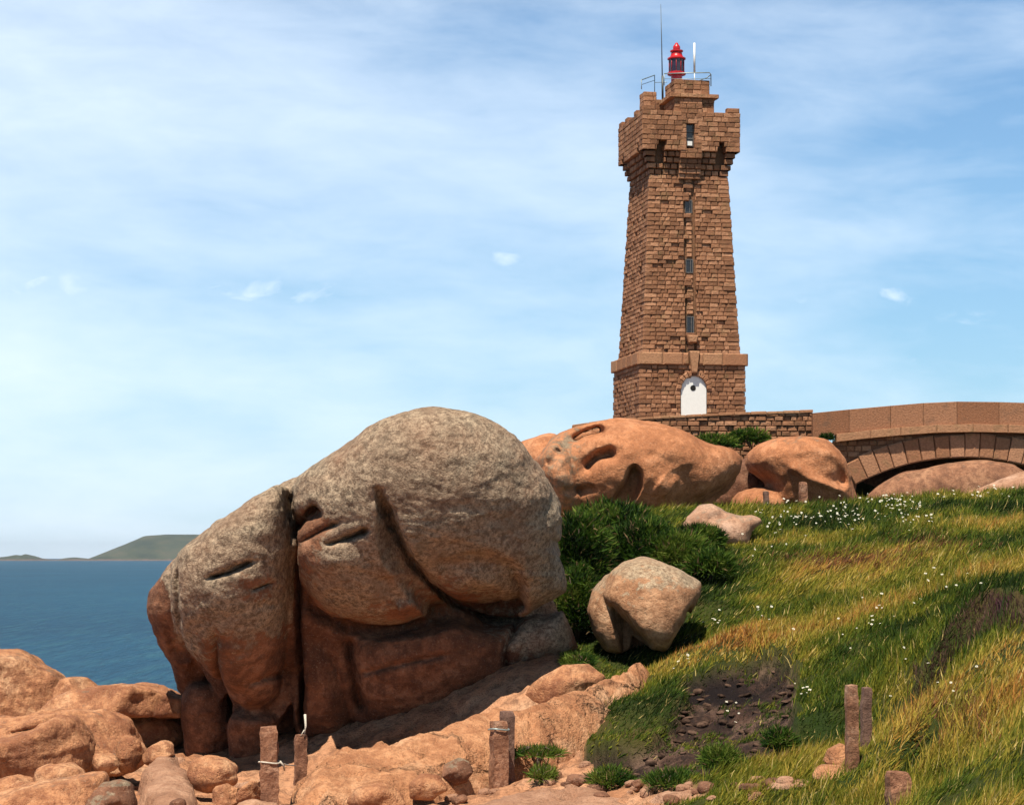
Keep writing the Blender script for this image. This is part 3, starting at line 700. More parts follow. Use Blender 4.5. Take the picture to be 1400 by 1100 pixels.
# the long sunlit granite ramp in front of the giant boulder: plan outline, tilted top, ledges and cracks
def ramp_slab(name, label, plan, lift, mat, seed, step=.07, strat=1.0):
    Wp = np.array([W(*p) for p in plan]); A = np.c_[Wp[:, :2], np.ones(len(Wp))]
    co, *_ = np.linalg.lstsq(A, Wp[:, 2], rcond=None)
    P2 = chaikin(Wp[:, :2], 2); lo = P2.min(0) - .6; hi = P2.max(0) + .6
    xs = np.arange(lo[0], hi[0], step); ys = np.arange(lo[1], hi[1], step * 1.2)
    X, Y = np.meshgrid(xs, ys, indexing='ij'); Q = np.stack([X, Y, X * 0], -1).reshape(-1, 3)
    wob = fbm(Q, 1.2, 4, seed).reshape(X.shape) * .2
    sd, _ = seg_dist(X, Y, P2); sd = sd + wob
    n1 = fbm(Q * [1, .6, 1], .9, 4, seed + 1).reshape(X.shape); n2 = fbm(Q, 3.2, 4, seed + 2).reshape(X.shape)
    Q2 = Q @ np.array([[.8, -.6, 0], [.6, .8, 0], [0, 0, 1]])
    rid = 1 - np.abs(fbm(Q2 * [.5, 1.6, 1], .8, 4, seed + 3).reshape(X.shape)) * 2.2
    crack = np.clip(rid - .86, 0, 1) / .14
    t = n1 * 1.5 + (X * .5 - Y * .15); led = (np.floor(t * 2.2) + sstep(.0, .22, t * 2.2 - np.floor(t * 2.2))) / 2.2 - t
    # least-squares plane is refined with the outline's own heights
    wts = 1 / (np.hypot(X.ravel()[:, None] - Wp[None, :, 0], Y.ravel()[:, None] - Wp[None, :, 1]) ** 2 + .6)
    res = Wp[:, 2] - A @ co; zr = (wts @ res / wts.sum(1)).reshape(X.shape)
    Z = co[0] * X + co[1] * Y + co[2] + zr + lift * (sstep(-.1, .5, sd) - 1.0) + .06 + .10 * n1 * strat + .035 * n2 + .16 * led * strat - .16 * crack * strat
    Z = np.where(sd > 0, Z, Z - np.minimum(-sd * 2.5, 1.4)) - .5 * sstep(.12, -.05, sd)
    V = np.stack([X, Y, Z], -1).reshape(-1, 3)
    ok = (sd > -.5).ravel(); Fc = grid_faces(len(xs), len(ys)); Fc = Fc[ok[Fc].all(1)]
    used = np.unique(Fc); re = np.full(len(V), -1); re[used] = np.arange(len(used)); V = V[used]; Fc = re[Fc]
    # close the block below
    nb = len(V); Vb = V.copy(); Vb[:, 2] = V[:, 2].min() - .4
    E = np.concatenate([Fc[:, [a, (a + 1) % 4]] for a in range(4)]); key = np.sort(E, 1); _, inv, cnt = np.unique(key, axis=0, return_inverse=True, return_counts=True)
    Bd = E[cnt[inv.ravel()] == 1]
    sides = np.stack([Bd[:, 1], Bd[:, 0], Bd[:, 0] + nb, Bd[:, 1] + nb], 1)
    V = np.concatenate([V, Vb]); c0 = np.array([V[:, 0].mean(), V[:, 1].mean(), V[:, 2].min()])
    o = mesh_obj(name, V - c0, np.concatenate([Fc, Fc[:, ::-1] + nb, sides]), mat, attrs={'lichen': np.zeros(len(V))}, loc=c0)
    return tag(o, label, 'rock slab')
SLABMAT = granite('sunlit_slab_granite', (.36, .15, .07), (.60, .29, .145), (.70, .41, .24), grain=1.2, bumpd=.06, cracks=.25, cscale=(.22, .40, .5))
ramp_slab('granite_slab', 'long sunlit orange granite slab rising right in front of the giant boulder',
 [(384,1098,31.2),(400,1055,32.4),(440,1032,33.2),(490,1008,33.7),(560,984,34.1),(620,960,34.6),(655,940,35),(700,932,35.4),(760,926,36.4),(830,915,38.6),(895,903,41),(905,925,39),(850,975,36),(800,1015,35),(760,1030,34.2),(700,1045,33.3),(640,1060,32.6),(590,1085,31.6),(500,1108,30.8),(420,1118,30.4)], .5, SLABMAT, 71, strat=1.25)
ramp_slab('granite_slab', 'low pinkish slab along the bottom edge right of the dark cleft',
 [(600,1112,29.6),(640,1096,30.3),(720,1076,31.2),(800,1070,31.3),(850,1078,30.8),(900,1112,29),(760,1130,28.8)], .12, PATHROCK, 72, strat=.6)
ramp_slab('path_slab', 'long flat pinkish grey slab like a path left of the boulder legs',
 [(196,1112,32),(190,1070,34.2),(188,1045,36),(198,1028,37.4),(236,1020,38),(256,1040,36.6),(262,1066,35),(276,1090,33.2),(290,1115,31.8)], .14, PATHROCK, 60, strat=.2)
rock('rubble_rock', 'ruddy jagged rock with a white capped cleft on the slab left of the post', 'rock', [
 dict(p=[(596,1062),(604,1042),(625,1030),(645,1038),(650,1055),(640,1070),(612,1078)], T=.35, r=0)], 32.6, SHADEROCK, seed=73, chop=7, h=.022, noise=.7, lichen=lich_top(.3, .7, 1.0))
for i, (pl, D, lab) in enumerate([
  ([(698,950),(735,925),(770,908),(806,906),(830,925),(806,955),(740,966)], 40.2, 'orange rock lump under the right foot of the giant boulder'),
  ([(560,1070),(575,1058),(600,1060),(610,1078),(590,1092),(562,1090)], 31.6, 'small jagged red stone on the slab left of the band ringed post'),
  ([(470,1098),(490,1078),(520,1072),(548,1080),(556,1104),(510,1115)], 30.6, 'ruddy broken rock at the bottom edge of the long slab'),
  ([(1120,1040),(1130,1020),(1150,1012),(1162,1022),(1162,1048),(1135,1056)], 26.4, 'squarish pink stone left of the tall post in the grass'),
  ([(1112,1062),(1122,1050),(1150,1048),(1166,1058),(1160,1074),(1120,1074)], 26.0, 'flat layered stone below the squarish pink stone'),
  ([(1036,1080),(1060,1066),(1100,1064),(1125,1072),(1120,1090),(1050,1092)], 26.4, 'flat reddish stone at the bottom of the bare earth bank'),
  ([(880,1098),(900,1082),(940,1078),(970,1086),(975,1106),(910,1112)], 28.6, 'flat reddish stone at the bottom edge below the dark turf bank'),
  ([(978,1090),(1000,1078),(1030,1082),(1034,1100),(990,1106)], 26.9, 'small red stone between the two flat reddish stones')]):
    rock('rubble_rock', lab, 'rock', [dict(p=pl, T=.34, r=0)], D, ORANGE if i < 3 else SLABMAT if i < 5 else PATHROCK, seed=80 + i, chop=6, h=.024, noise=.8, tilt=-.3, lichen=lich_top(.5, 1, .2))
# ------------------------------------------------------------------ masonry
class Blocks:
    def __init__(s, seed=0): s.V = []; s.F = []; s.T = []; s.r = random.Random(seed)
    def add(s, p00, p10, p11, p01, n, d, ch=.015, tone=None, back=0.0, jit=.006):
        p = [np.array(q, float) for q in (p00, p10, p11, p01)]; n = np.array(n, float)
        c = sum(p) / 4; i = len(s.V); tone = s.r.random() if tone is None else tone
        for q in p: s.V.append(q - n * back)
        for q in p: s.V.append(q + n * (d - ch) + n * s.r.uniform(-jit, jit))
        for q in p:
            v = c - q; L = np.linalg.norm(v); s.V.append(q + v / L * min(ch * 1.6, L * .3) + n * (d + s.r.uniform(-jit, jit)))
        for a in range(4):
            b = (a + 1) % 4
            s.F.append([i + a, i + b, i + 4 + b, i + 4 + a]); s.F.append([i + 4 + a, i + 4 + b, i + 8 + b, i + 8 + a])
        s.F.append([i + 8, i + 9, i + 10, i + 11]); s.F.append([i + 3, i + 2, i + 1, i]); s.T += [tone] * 12
    def box(s, x0, x1, y0, y1, z0, z1, tone=.5, ch=.015):
        s.add((x0, y0, z0), (x1, y0, z0), (x1, y0, z1), (x0, y0, z1), (0, 1, 0), y1 - y0, ch=0.0 + ch, tone=tone, jit=0)
    def build(s, name, mat, parent=None, loc=None):
        V = np.array(s.V); return mesh_obj(name, V, np.array(s.F), mat, parent, smooth=False, attrs={'tone': s.T}, loc=loc)

def plain_boxes(name, boxes, mat, parent=None, loc=None, bev=0.0):
    V, Fc, T = [], [], []
    for (x0, x1, y0, y1, z0, z1) in boxes:
        i = len(V); V += [(x0,y0,z0),(x1,y0,z0),(x1,y1,z0),(x0,y1,z0),(x0,y0,z1),(x1,y0,z1),(x1,y1,z1),(x0,y1,z1)]
        Fc += [[i,i+3,i+2,i+1],[i+4,i+5,i+6,i+7],[i,i+1,i+5,i+4],[i+1,i+2,i+6,i+5],[i+2,i+3,i+7,i+6],[i+3,i,i+4,i+7]]; T += [.5] * 8
    o = mesh_obj(name, np.array(V), Fc, mat, parent, smooth=False, attrs={'tone': T}, loc=loc)
    if bev:
        m = o.modifiers.new('bevel', 'BEVEL'); m.width = bev; m.segments = 2
    return o
def lathe(name, prof, mat, parent=None, loc=None, n=28):
    V, Fc = [], []
    for r, z in prof:
        for k in range(n):
            a = 2 * math.pi * k / n; V.append((r * math.cos(a), r * math.sin(a), z))
    for i in range(len(prof) - 1):
        for k in range(n):
            a = i * n + k; b = i * n + (k + 1) % n; Fc.append([a, b, b + n, a + n])
    Fc.append(list(range(n))[::-1]); Fc.append([(len(prof) - 1) * n + k for k in range(n)])
    o = mesh_obj(name, np.array(V), Fc, mat, parent, smooth=True, loc=loc)
    m = o.modifiers.new('edges', 'EDGE_SPLIT'); m.split_angle = .7
    return o
def tubes(name, paths, mat, parent=None, loc=None, n=8):
    V, Fc = [], []
    for pts, r in paths:
        pts = [Vector(p) for p in pts]; base = len(V)
        for i, p in enumerate(pts):
            t = (pts[min(i + 1, len(pts) - 1)] - pts[max(i - 1, 0)]).normalized()
            u = t.cross(Vector((0, 0, 1)));
            if u.length < .05: u = t.cross(Vector((1, 0, 0)))
            u.normalize(); w = t.cross(u); rr = r[i] if isinstance(r, (list, tuple)) else r
            for k in range(n):
                a = 2 * math.pi * k / n; V.append(tuple(p + u * math.cos(a) * rr + w * math.sin(a) * rr))
        for i in range(len(pts) - 1):
            for k in range(n):
                a = base + i * n + k; b = base + i * n + (k + 1) % n; Fc.append([a, b, b + n, a + n])
        Fc.append([base + k for k in range(n)][::-1]); Fc.append([base + (len(pts) - 1) * n + k for k in range(n)])
    return mesh_obj(name, np.array(V), Fc, mat, parent, smooth=True, loc=loc)

# ------------------------------------------------------------------ lighthouse
TH = math.radians(11.0)
TC0 = np.array([7.32 - math.sin(TH) * 2.22, 88.9 + math.cos(TH) * 2.22, 16.6])     # tower centre, foot
LH = empty('lighthouse', TC0, TH)
tag(LH, 'tall square pink granite lighthouse with a small red lantern on its crenellated top', 'lighthouse')
def zl(py, s=33.75): return (HOR + 1 - py) / s + CAMZ - TC0[2]      # photo row on the front face -> height above the foot
def tl(px, py, D):
    w = W(px, py, D) - TC0; c, s_ = math.cos(TH), math.sin(TH)
    return np.array([w[0] * c + w[1] * s_, -w[0] * s_ + w[1] * c, w[2]])
def face(k, u, v, z):
    """face k (0 front, 1 right, 2 back, 3 left): u along, v outwards"""
    x, y = u, -v
    for _ in range(k): x, y = -y, x
    return (x, y, z)
def fn(k): return face(k, 0, 1, 0)
def core(name, z0, z1, h0, h1, mat=MORTAR):
    V = [(-h0,-h0,z0),(h0,-h0,z0),(h0,h0,z0),(-h0,h0,z0),(-h1,-h1,z1),(h1,-h1,z1),(h1,h1,z1),(-h1,h1,z1)]
    Fc = [[0,3,2,1],[4,5,6,7],[0,1,5,4],[1,2,6,5],[2,3,7,6],[3,0,4,7]]
    return V, Fc
def clad(B, z0, z1, hw, dep, ch, wr, prot, skip=None, quoin=None, ktone=None):
    """courses of stones on the four faces; hw(z) is the face plane, stones stand dep proud of the core"""
    n = max(1, round((z1 - z0) / ch)); dz = (z1 - z0) / n
    for k in range(4):
        for r in range(n):
            a, b = z0 + r * dz, z0 + (r + 1) * dz; g = .008
            ha, hb = hw(a) - dep, hw(b) - dep
            u = -1.0; off = B.r.random()
            edges = [-ha]; x = -ha + (wr[0] * .7 + (r % 2) * wr[1] * .5)
            while x < ha - wr[0] * .8: edges.append(x); x += B.r.uniform(*wr)
            edges.append(ha)
            for e0, e1 in zip(edges[:-1], edges[1:]):
                mid = (e0 + e1) / 2
                if skip and skip(k, e0, e1, a, b) is True: continue
                cl = skip(k, e0, e1, a, b) if skip else None
                if isinstance(cl, tuple): e0, e1 = cl
                if e1 - e0 < .05: continue
                f0, f1 = e0 / ha, e1 / ha
                ends = (abs(e0 + ha) < 1e-6, abs(e1 - ha) < 1e-6)
                d = dep + B.r.uniform(0, prot)
                if any(ends) and quoin: d = dep + (quoin if r % 3 != 2 else 0) + B.r.uniform(0, prot * .5)
                elif B.r.random() < .05: d = dep - .06
                x0 = (-1 if ends[0] else f0); x1 = (1 if ends[1] else f1)
                ext = d - .004 if k % 2 == 0 else d - .009
                A0 = x0 * ha - (ext if ends[0] else -g); A1 = x1 * ha + (ext if ends[1] else -g)
                B0 = x0 * hb - (ext if ends[0] else -g); B1 = x1 * hb + (ext if ends[1] else -g)
                sl = -(hb - ha)
                nrm = np.array(fn(k)); 
                B.add(face(k, A0, ha, a + g), face(k, A1, ha, a + g), face(k, B1, hb, b - g), face(k, B0, hb, b - g), nrm, d, ch=.03, tone=None if ktone is None else ktone + B.r.uniform(-.2, .2), jit=.008)
ZB0, ZB1 = 0.0, zl(500)            # base storey
ZS0, ZS1 = zl(484), zl(238)        # shaft
ZG0, ZG1 = zl(206), zl(152)        # gallery wall
hw_base = lambda z: 2.225 - .006 * z
hw_shaft = lambda z: 2.04 + (1.65 - 2.04) * (z - ZS0) / (ZS1 - ZS0)
HG = 2.05
# cores
def joinVF(parts):
    V, Fc = [], []
    for v, f in parts:
        i = len(V); V += v; Fc += [[a + i for a in q] for q in f]
    return V, Fc
DR0, DR1 = (-.53 + .06), (.53 + .06); DZ_SPR, DZ_TOP = zl(533), zl(514.5)
V, Fc = core('c', ZB0 - 1.5, ZB1 + .1, 2.10, 2.10); o = mesh_obj('base_core', np.array(V), Fc, MORTAR, LH, False, attrs={'tone': [.5] * len(V)})
Bk = Blocks(1)
def skip_base(k, e0, e1, a, b):
    if k != 0: return None
    zm = (a + b) / 2
    if zm > DZ_TOP + .02: 
        return None
    half = .55 if zm < DZ_SPR else math.sqrt(max(0, .55 ** 2 - ((zm - DZ_SPR) * .55 / (DZ_TOP - DZ_SPR)) ** 2))
    l, r = .06 - half, .06 + half
    if e0 >= l - .02 and e1 <= r + .02: return True
    if e0 < l < e1 and e1 <= r + .25: return (e0, l)
    if l - .25 <= e0 < r < e1: return (r, e1)
    if e0 < l and e1 > r: return (e0, l)
    return None
clad(Bk, ZB0, ZB1 - .0, lambda z: hw_base(z), .14, .175, (.2, .44), .03, skip_base, quoin=.02)
Bk.build('base', MASON, LH)
# string course
Bs = Blocks(2); z0, z1 = zl(500), zl(483.5)
for k in range(4):
    hs = 2.10; us = np.linspace(-hs, hs, 6); us[0] -= .215; us[-1] += .215 
    for a, b in zip(us[:-1], us[1:]):
        if k == 0 and a < 0 < b:
            Bs.add(face(k, a + .004, hs, z0), face(k, -.16, hs, z0), face(k, -.2, hs, z1), face(k, a + .004, hs, z1), fn(k), .225, ch=.05, jit=0)
            Bs.add(face(k, .24, hs, z0), face(k, b - .004, hs, z0), face(k, b - .004, hs, z1), face(k, .28, hs, z1), fn(k), .225, ch=.05, jit=0)
        else:
            Bs.add(face(k, a + .004, hs, z0), face(k, b - .004, hs, z0), face(k, b - .004, hs, z1), face(k, a + .004, hs, z1), fn(k), .225 + .004 * (k % 2), ch=.05, jit=0)
Bs.build('string_course', BAND, LH)
Bq = Blocks(3)
Bq.add(face(0, -.07, 2.1, zl(511)), face(0, .15, 2.1, zl(511)), face(0, .25, 2.1, zl(481)), face(0, -.17, 2.1, zl(481)), fn(0), .30, ch=.03, tone=.8, jit=0)
Bq.add(face(0, -.16, 2.0, zl(469)), face(0, .18, 2.0, zl(469)), face(0, .26, 2.0, zl(459)), face(0, -.24, 2.0, zl(459)), fn(0), .26, ch=.04, tone=.9, jit=0)
Bq.build('keystone', BAND, LH)
# shaft
V, Fc = core('c', ZS0 - .3, ZS1 + .4, 2.04 - .16, 1.65 - .16); mesh_obj('shaft_core', np.array(V), Fc, MORTAR, LH, False, attrs={'tone': [.5] * len(V)})
Bk = Blocks(4); SW = .235
def skip_shaft(k, e0, e1, a, b):
    if k != 0: return None
    if e0 > -SW and e1 < SW: return True
    if e0 < -SW and e1 > -SW and e1 < SW + .4 and e0 < -SW - .05 and (e0 + e1) / 2 < 0: return (e0, -SW)
    if e1 > SW and e0 < SW: return (SW, e1) if (e0 + e1) / 2 >= 0 or e0 > -SW else (e0, -SW)
    return None
clad(Bk, ZS0, ZS1, hw_shaft, .15, .175, (.2, .44), .032, skip_shaft, quoin=.02)
Bk.build('shaft', MASON, LH)
wins = [(289, 271), (372, 353), (459, 432)]
Bw = Blocks(5); z = zl(478)
zz = [(zl(a), zl(b)) for a, b in wins]
while z < zl(214):
    b = z + .17
    if not any(p[0] - .1 < (z + b) / 2 < p[1] + .08 for p in zz) and not (zl(470) < z < zl(459)):
        h = hw_shaft(min(z, ZS1)) - .16; h2 = hw_shaft(min(b, ZS1)) - .16
        w = .10 + .03 * (Bw.r.random())
        Bw.add(face(0, -w - .01, h, z + .02), face(0, w + .01, h, z + .02), face(0, w + .01, h2, b), face(0, -w - .01, h2, b), fn(0), .09, ch=.03, tone=.7 + .3 * Bw.r.random(), jit=.015)
    z = b + .01
breaks = [zl(459) + .2] + [p[1] + .05 for p in zz[::-1]]
for w0, w1 in zip([-9] + sorted(p[0] for p in zz), sorted(p[0] for p in zz) + [99]):
    S_ = Blocks(5)
    for i in range(0, len(Bw.V), 12):
        if w0 <= Bw.V[i][2] < w1: S_.F += [[len(S_.V) + a - i for a in f] for f in Bw.F[i // 12 * 10:i // 12 * 10 + 10]]; S_.V += Bw.V[i:i + 12]; S_.T += Bw.T[i:i + 12]
    if S_.V: S_.build('jamb_stone_column', MASON, LH)

def window(zc0, zc1, wd, back, pale_bottom=False, uc=0.0, mull=True):
    root = plain_boxes('window', [(uc - wd, uc - wd + .022, -back - .06, -back + .02, zc0, zc1), (uc + wd - .035, uc + wd, -back - .06, -back + .02, zc0, zc1),
        (uc - wd + .035, uc + wd - .035, -back - .06, -back + .02, zc1 - .035, zc1), (uc - wd + .035, uc + wd - .035, -back - .06, -back + .02, zc0, zc0 + .035)]
        + ([(uc + .03, uc + .055, -back - .055, -back + .02, zc0 + .035, zc1 - .035)] if mull else []), FRAMEP, LH)
    plain_boxes('pane', [(uc - wd + .034, uc + wd - .034, -back - .03, -back + .01, zc0 + .034, zc1 - .034)], WINGLASS, root)
    return root
for a, b in zz: window(a, b, .155, hw_shaft((a + b) / 2) - .16)
# corbelled gallery
steps = [(238, 230, 1.66), (230, 222, 1.74), (222, 214, 1.82), (214, 206, 1.89)]
SL = [-1.28, 1.28]
def in_slot(e0, e1, z, top):
    for c in SL:
        if z < top and e0 < c + .17 and e1 > c - .17: return c
    return None
V, Fc = core('c', ZS1 - .1, ZG1 - .25, 1.52, 1.52); mesh_obj('gallery_core', np.array(V), Fc, MORTAR, LH, False, attrs={'tone': [.5] * len(V)})
rows = []
for a, b, h in steps: rows.append((zl(a), zl(b), h, 1))
ng = round((ZG1 - ZG0) / .2)
for r in range(ng): rows.append((ZG0 + (ZG1 - ZG0) * r / ng, ZG0 + (ZG1 - ZG0) * (r + 1) / ng, HG, 0))
Bg = Blocks(7); slot_top = zl(195)
for k in range(4):
    Bc = Blocks(60 + k); Bd_ = Blocks(70 + k)
    for ri, (a, b, h, corb) in enumerate(rows):
        T = Bc if corb else Bg; c0 = 1.52
        arch = .17 if (a + b) / 2 < slot_top - .18 else .10
        cuts = [-h]; x = -h + (.35 if ri % 2 else .22)
        while x < h - .2: cuts.append(x); x += T.r.uniform(.26, .45) if not corb else .3
        cuts.append(h)
        for e0, e1 in zip(cuts[:-1], cuts[1:]):
            if zl(220) < (a + b) / 2 < slot_top:
                for c in SL:
                    if e0 < c - arch < e1: e1 = c - arch
                    elif e0 < c + arch < e1: e0 = c + arch
                if any(c - arch - .01 <= e0 and e1 <= c + arch + .01 for c in SL): continue
            if k == 0 and e0 > -.42 and e1 < .42: continue
            if e1 - e0 < .04: continue
            g = .01 if not corb else .025; d = h - c0 + (T.r.uniform(0, .02) if not corb else T.r.uniform(-.02, .03))
            x0 = e0 + (g if e0 > -h + 1e-4 else .004 * (k % 2)); x1 = e1 - (g if e1 < h - 1e-4 else .004 * (k % 2))
            if corb and k == 0 and x0 > 0: T = Bd_
            elif corb: T = Bc
            T.add(face(k, x0, c0, a + g), face(k, x1, c0, a + g), face(k, x1, c0, b - g), face(k, x0, c0, b - g), fn(k), d, ch=.02)
    Bc.build('corbel_course', MASON, LH)
    if Bd_.V: Bd_.build('corbel_course', MASON, LH)
    # merlons
    for c, w_ in ((-HG + .28, .26), (-.75, .2), (.75, .2), (HG - .28, .26)):
        if k == 0 and abs(c) < 1: continue
        Bg.add(face(k, c - w_, HG - .3, ZG1 + .003), face(k, c + w_, HG - .3, ZG1 + .003), face(k, c + w_, HG - .3, ZG1 + .19), face(k, c - w_, HG - .3, ZG1 + .19), fn(k), .30 - .004 * (k % 2), ch=.03, tone=.45)
Bg.build('gallery_parapet', MASON, LH)
# projecting centre bay with its window
Bb = Blocks(8); zb0, zb1 = zl(243), zl(139); z = zb0; r = 0
VB = 2.03
while z < zb1 - .02:
    b = min(z + .2, zb1); c = (z + b) / 2; vb = VB if c > zl(213) else 1.72 + (c - zb0) / (zl(213) - zb0) * .25
    cuts = [-.46, -.2 + .06 * (r % 2), .18 + .1 * (r % 2), .46]
    for e0, e1 in zip(cuts[:-1], cuts[1:]):
        if zl(200) - .02 < c < zl(166):
            if e0 > -.3 and e1 < .3: continue
            if e0 < -.3: e1 = -.2
            else: e0 = .14
        Bb.add(face(0, e0 + .008, 1.4, z + .008), face(0, e1 - .008, 1.4, z + .008), face(0, e1 - .008, 1.4, b - .008), face(0, e0 + .008, 1.4, b - .008), fn(0), vb - 1.4 + Bb.r.uniform(0, .025), ch=.02)
    z = b; r += 1
Bb.build('centre_bay', MASON, LH)
wroot = window(zl(199), zl(167), .165, 1.80, uc=-.03, mull=False)
plain_boxes('shutter', [(-.13, .07, -1.90, -1.87, zl(198), zl(192))], WHITE, wroot)
for g_ in (180, 189): plain_boxes('glazing_bar', [(-.16, .10, -1.875, -1.85, zl(g_), zl(g_ - 1.5))], FRAMEP, wroot)
# roof terrace and upper turret
plain_boxes('roof_terrace', [(-1.56, 1.56, -1.56, 1.56, ZG1 - .3, ZG1 - .12)], BAND, LH)
def stone_box(name, cx, cy, hx, hy, z0, z1, seed, ch=.2, mat=MASON, wr=(.25, .45)):
    B = Blocks(seed); n = max(1, round((z1 - z0) / ch))
    for k in range(4):
        H, Vv = (hx, hy) if k % 2 == 0 else (hy, hx)
        for r in range(n):
            a, b = z0 + (z1 - z0) * r / n, z0 + (z1 - z0) * (r + 1) / n
            x = -H; 
            while x < H - 1e-6:
                e = x + B.r.uniform(*wr); e = H if e > H - .12 else e
                p = [np.array(face(k, u, Vv - .1, zz_)) + np.array([cx, cy, 0]) for u, zz_ in ((x + .006, a + .006), (e - .006, a + .006), (e - .006, b - .006), (x + .006, b - .006))]
                B.add(*p, fn(k), .1 + B.r.uniform(0, .02) - .004 * (k % 2), ch=.018); x = e
    x0 = Blocks(seed); B.box(cx - hx + .09, cx + hx - .09, cy - hy + .09, cy + hy - .09, z0, z1 - .01, tone=.2, ch=0.001)
    return B.build(name, mat, LH)
UC = tl(941, 130, 90.1)
zt = lambda py: (HOR + 1 - py) / 33.3 + CAMZ - TC0[2]
stone_box('upper_turret', UC[0] + .02, UC[1], .84, .84, ZG1 - .2, zt(141), 21)
stone_box('turret_cornice', UC[0], UC[1] + .05, 1.02, 1.02, zt(141), zt(135.5), 22, ch=.2, mat=BAND)
stone_box('turret_cap', UC[0] - .03, UC[1] + .05, .74, .74, zt(135.5) + .003, zt(115), 23)
LT = tl(886, 130, 91.2)
stone_box('side_turret', LT[0], LT[1], .27, .36, ZG1 - .2, zt(121), 24)
LT2 = tl(904, 138, 91)
stone_box('turret_link', LT2[0], LT2[1], .3, .3, ZG1 - .2, zt(133), 25)
# door
def arch_panel(name, u0, u1, zb, zs, zt_, v0, v1, mat, parent, n=18):
    pts = [(u0, zb), (u1, zb)]
    c = (u0 + u1) / 2; rr = (u1 - u0) / 2
    for i in range(n + 1):
        a = math.pi * i / n; pts.append((c + rr * math.cos(a), zs + (zt_ - zs) * math.sin(a)))
    V = [face(0, u, v0, z_) for u, z_ in pts] + [face(0, u, v1, z_) for u, z_ in pts]; m = len(pts)
    Fc = [list(range(m, 2 * m)), list(range(m))[::-1]] + [[i, (i + 1) % m, m + (i + 1) % m, m + i] for i in range(m)]
    return mesh_obj(name, np.array(V), Fc, mat, parent, smooth=False)
dz0 = zl(586)
dr = arch_panel('door', DR0, DR1, dz0, DZ_SPR, DZ_TOP, 2.08, 2.165, WHITE, LH)
wz = zl(531)
V = []; n = 20
cy_, cx_ = wz, .03
for v_ in (2.13, 2.178):
    for i in range(n): V.append(face(0, cx_ + .115 * math.cos(2 * math.pi * i / n), v_, cy_ + .115 * math.sin(2 * math.pi * i / n)))
mesh_obj('round_window', np.array(V), [list(range(n, 2 * n))] + [[i, (i + 1) % n, n + (i + 1) % n, n + i] for i in range(n)], BLACK, dr, False)
Ba = Blocks(9)
for i in range(11):     # thin ring of stones round the door head
    a0, a1 = math.pi * i / 11 + .02, math.pi * (i + 1) / 11 - .02; c = .06
    def pp(a, k_): return face(0, c + (.535 + k_) * math.cos(a), 2.1, DZ_SPR + (DZ_TOP - DZ_SPR) * (1 + k_ / .535) * math.sin(a))
    Ba.add(pp(a1, 0), pp(a0, 0), pp(a0, .2), pp(a1, .2), fn(0), .175, ch=.02)
Ba.build('door_arch', MASON, LH)
# lantern
LC = tl(925, 115, 90.8); zr = lambda py: (HOR + 1 - py) * 90.8 / F + CAMZ - TC0[2] 
ln = lathe('lantern', [(.23, zt(117)), (.23, zr(106)), (.21, zr(105.9)), (.21, zr(104.5)), (.36, zr(104)), (.38, zr(103.4)), (.38, zr(101)), (.34, zr(100.4))], RED, LH, (LC[0], LC[1], 0))
lathe('lantern_glass', [(.315, zr(100.5)), (.315, zr(82.5))], DARKGLASS, ln)
lathe('lantern_roof', [(.34, zr(83)), (.38, zr(82.4)), (.38, zr(81)), (.27, zr(79)), (.235, zr(76)), (.22, zr(73)), (.27, zr(72)), (.27, zr(70.5)), (.14, zr(69.5)), (.155, zr(67)), (.14, zr(64.5)), (.09, zr(62.5)), (.06, zr(60.5)), (.02, zr(59.5))], RED, ln)
bars = []
for i in range(10):
    a = 2 * math.pi * i / 10; bars.append(([(.325 * math.cos(a), .325 * math.sin(a), zr(100.5)), (.325 * math.cos(a), .325 * math.sin(a), zr(82.5))], .012))
for b_ in bars: tubes('glazing_bar', [b_], RED, ln)
def P3(px, py, D): return tuple(tl(px, py, D))
rail = [([P3(877, 122, 91.4), P3(877, 109.5, 91.4), P3(895, 103, 93.0)], .022), ([P3(895, 130, 93), P3(895, 103, 93.0)], .018), ([P3(877, 116, 91.4), P3(895, 110, 93.0)], .012),
        ([P3(908, 101, 89.6), P3(940, 100, 89.4), P3(970, 99.5, 89.4), P3(972, 102, 89.5), P3(972, 118, 89.5)], .022), ([P3(908, 101, 89.6), P3(908, 117, 89.6)], .018),
        ([P3(895, 113, 92.5), P3(912, 112.5, 92)], .014), ([P3(951, 112, 90.5), P3(966, 107, 92), P3(972, 102, 89.5)], .02), ([P3(951, 112, 90.5), P3(951, 117, 90.5)], .018),
        ([P3(908, 108, 89.6), P3(940, 108, 89.4), P3(972, 108, 89.5)], .011)]
tubes('railing', rail, GREYMETAL, LH)
tubes('antenna', [([P3(906, 136, 91), P3(904.6, 60, 91), P3(903.4, 6, 91)], [.03, .02, .009])], DARKMETAL, LH)
tubes('antenna', [([P3(949.5, 117, 91), P3(949.5, 99, 91)], .02), ([P3(949.5, 99, 91), P3(949.3, 59, 91)], .045)], WHITE, LH)
tubes('antenna_mount', [([P3(906, 136, 91), P3(905.6, 104, 91)], .045)], DARKMETAL, LH)

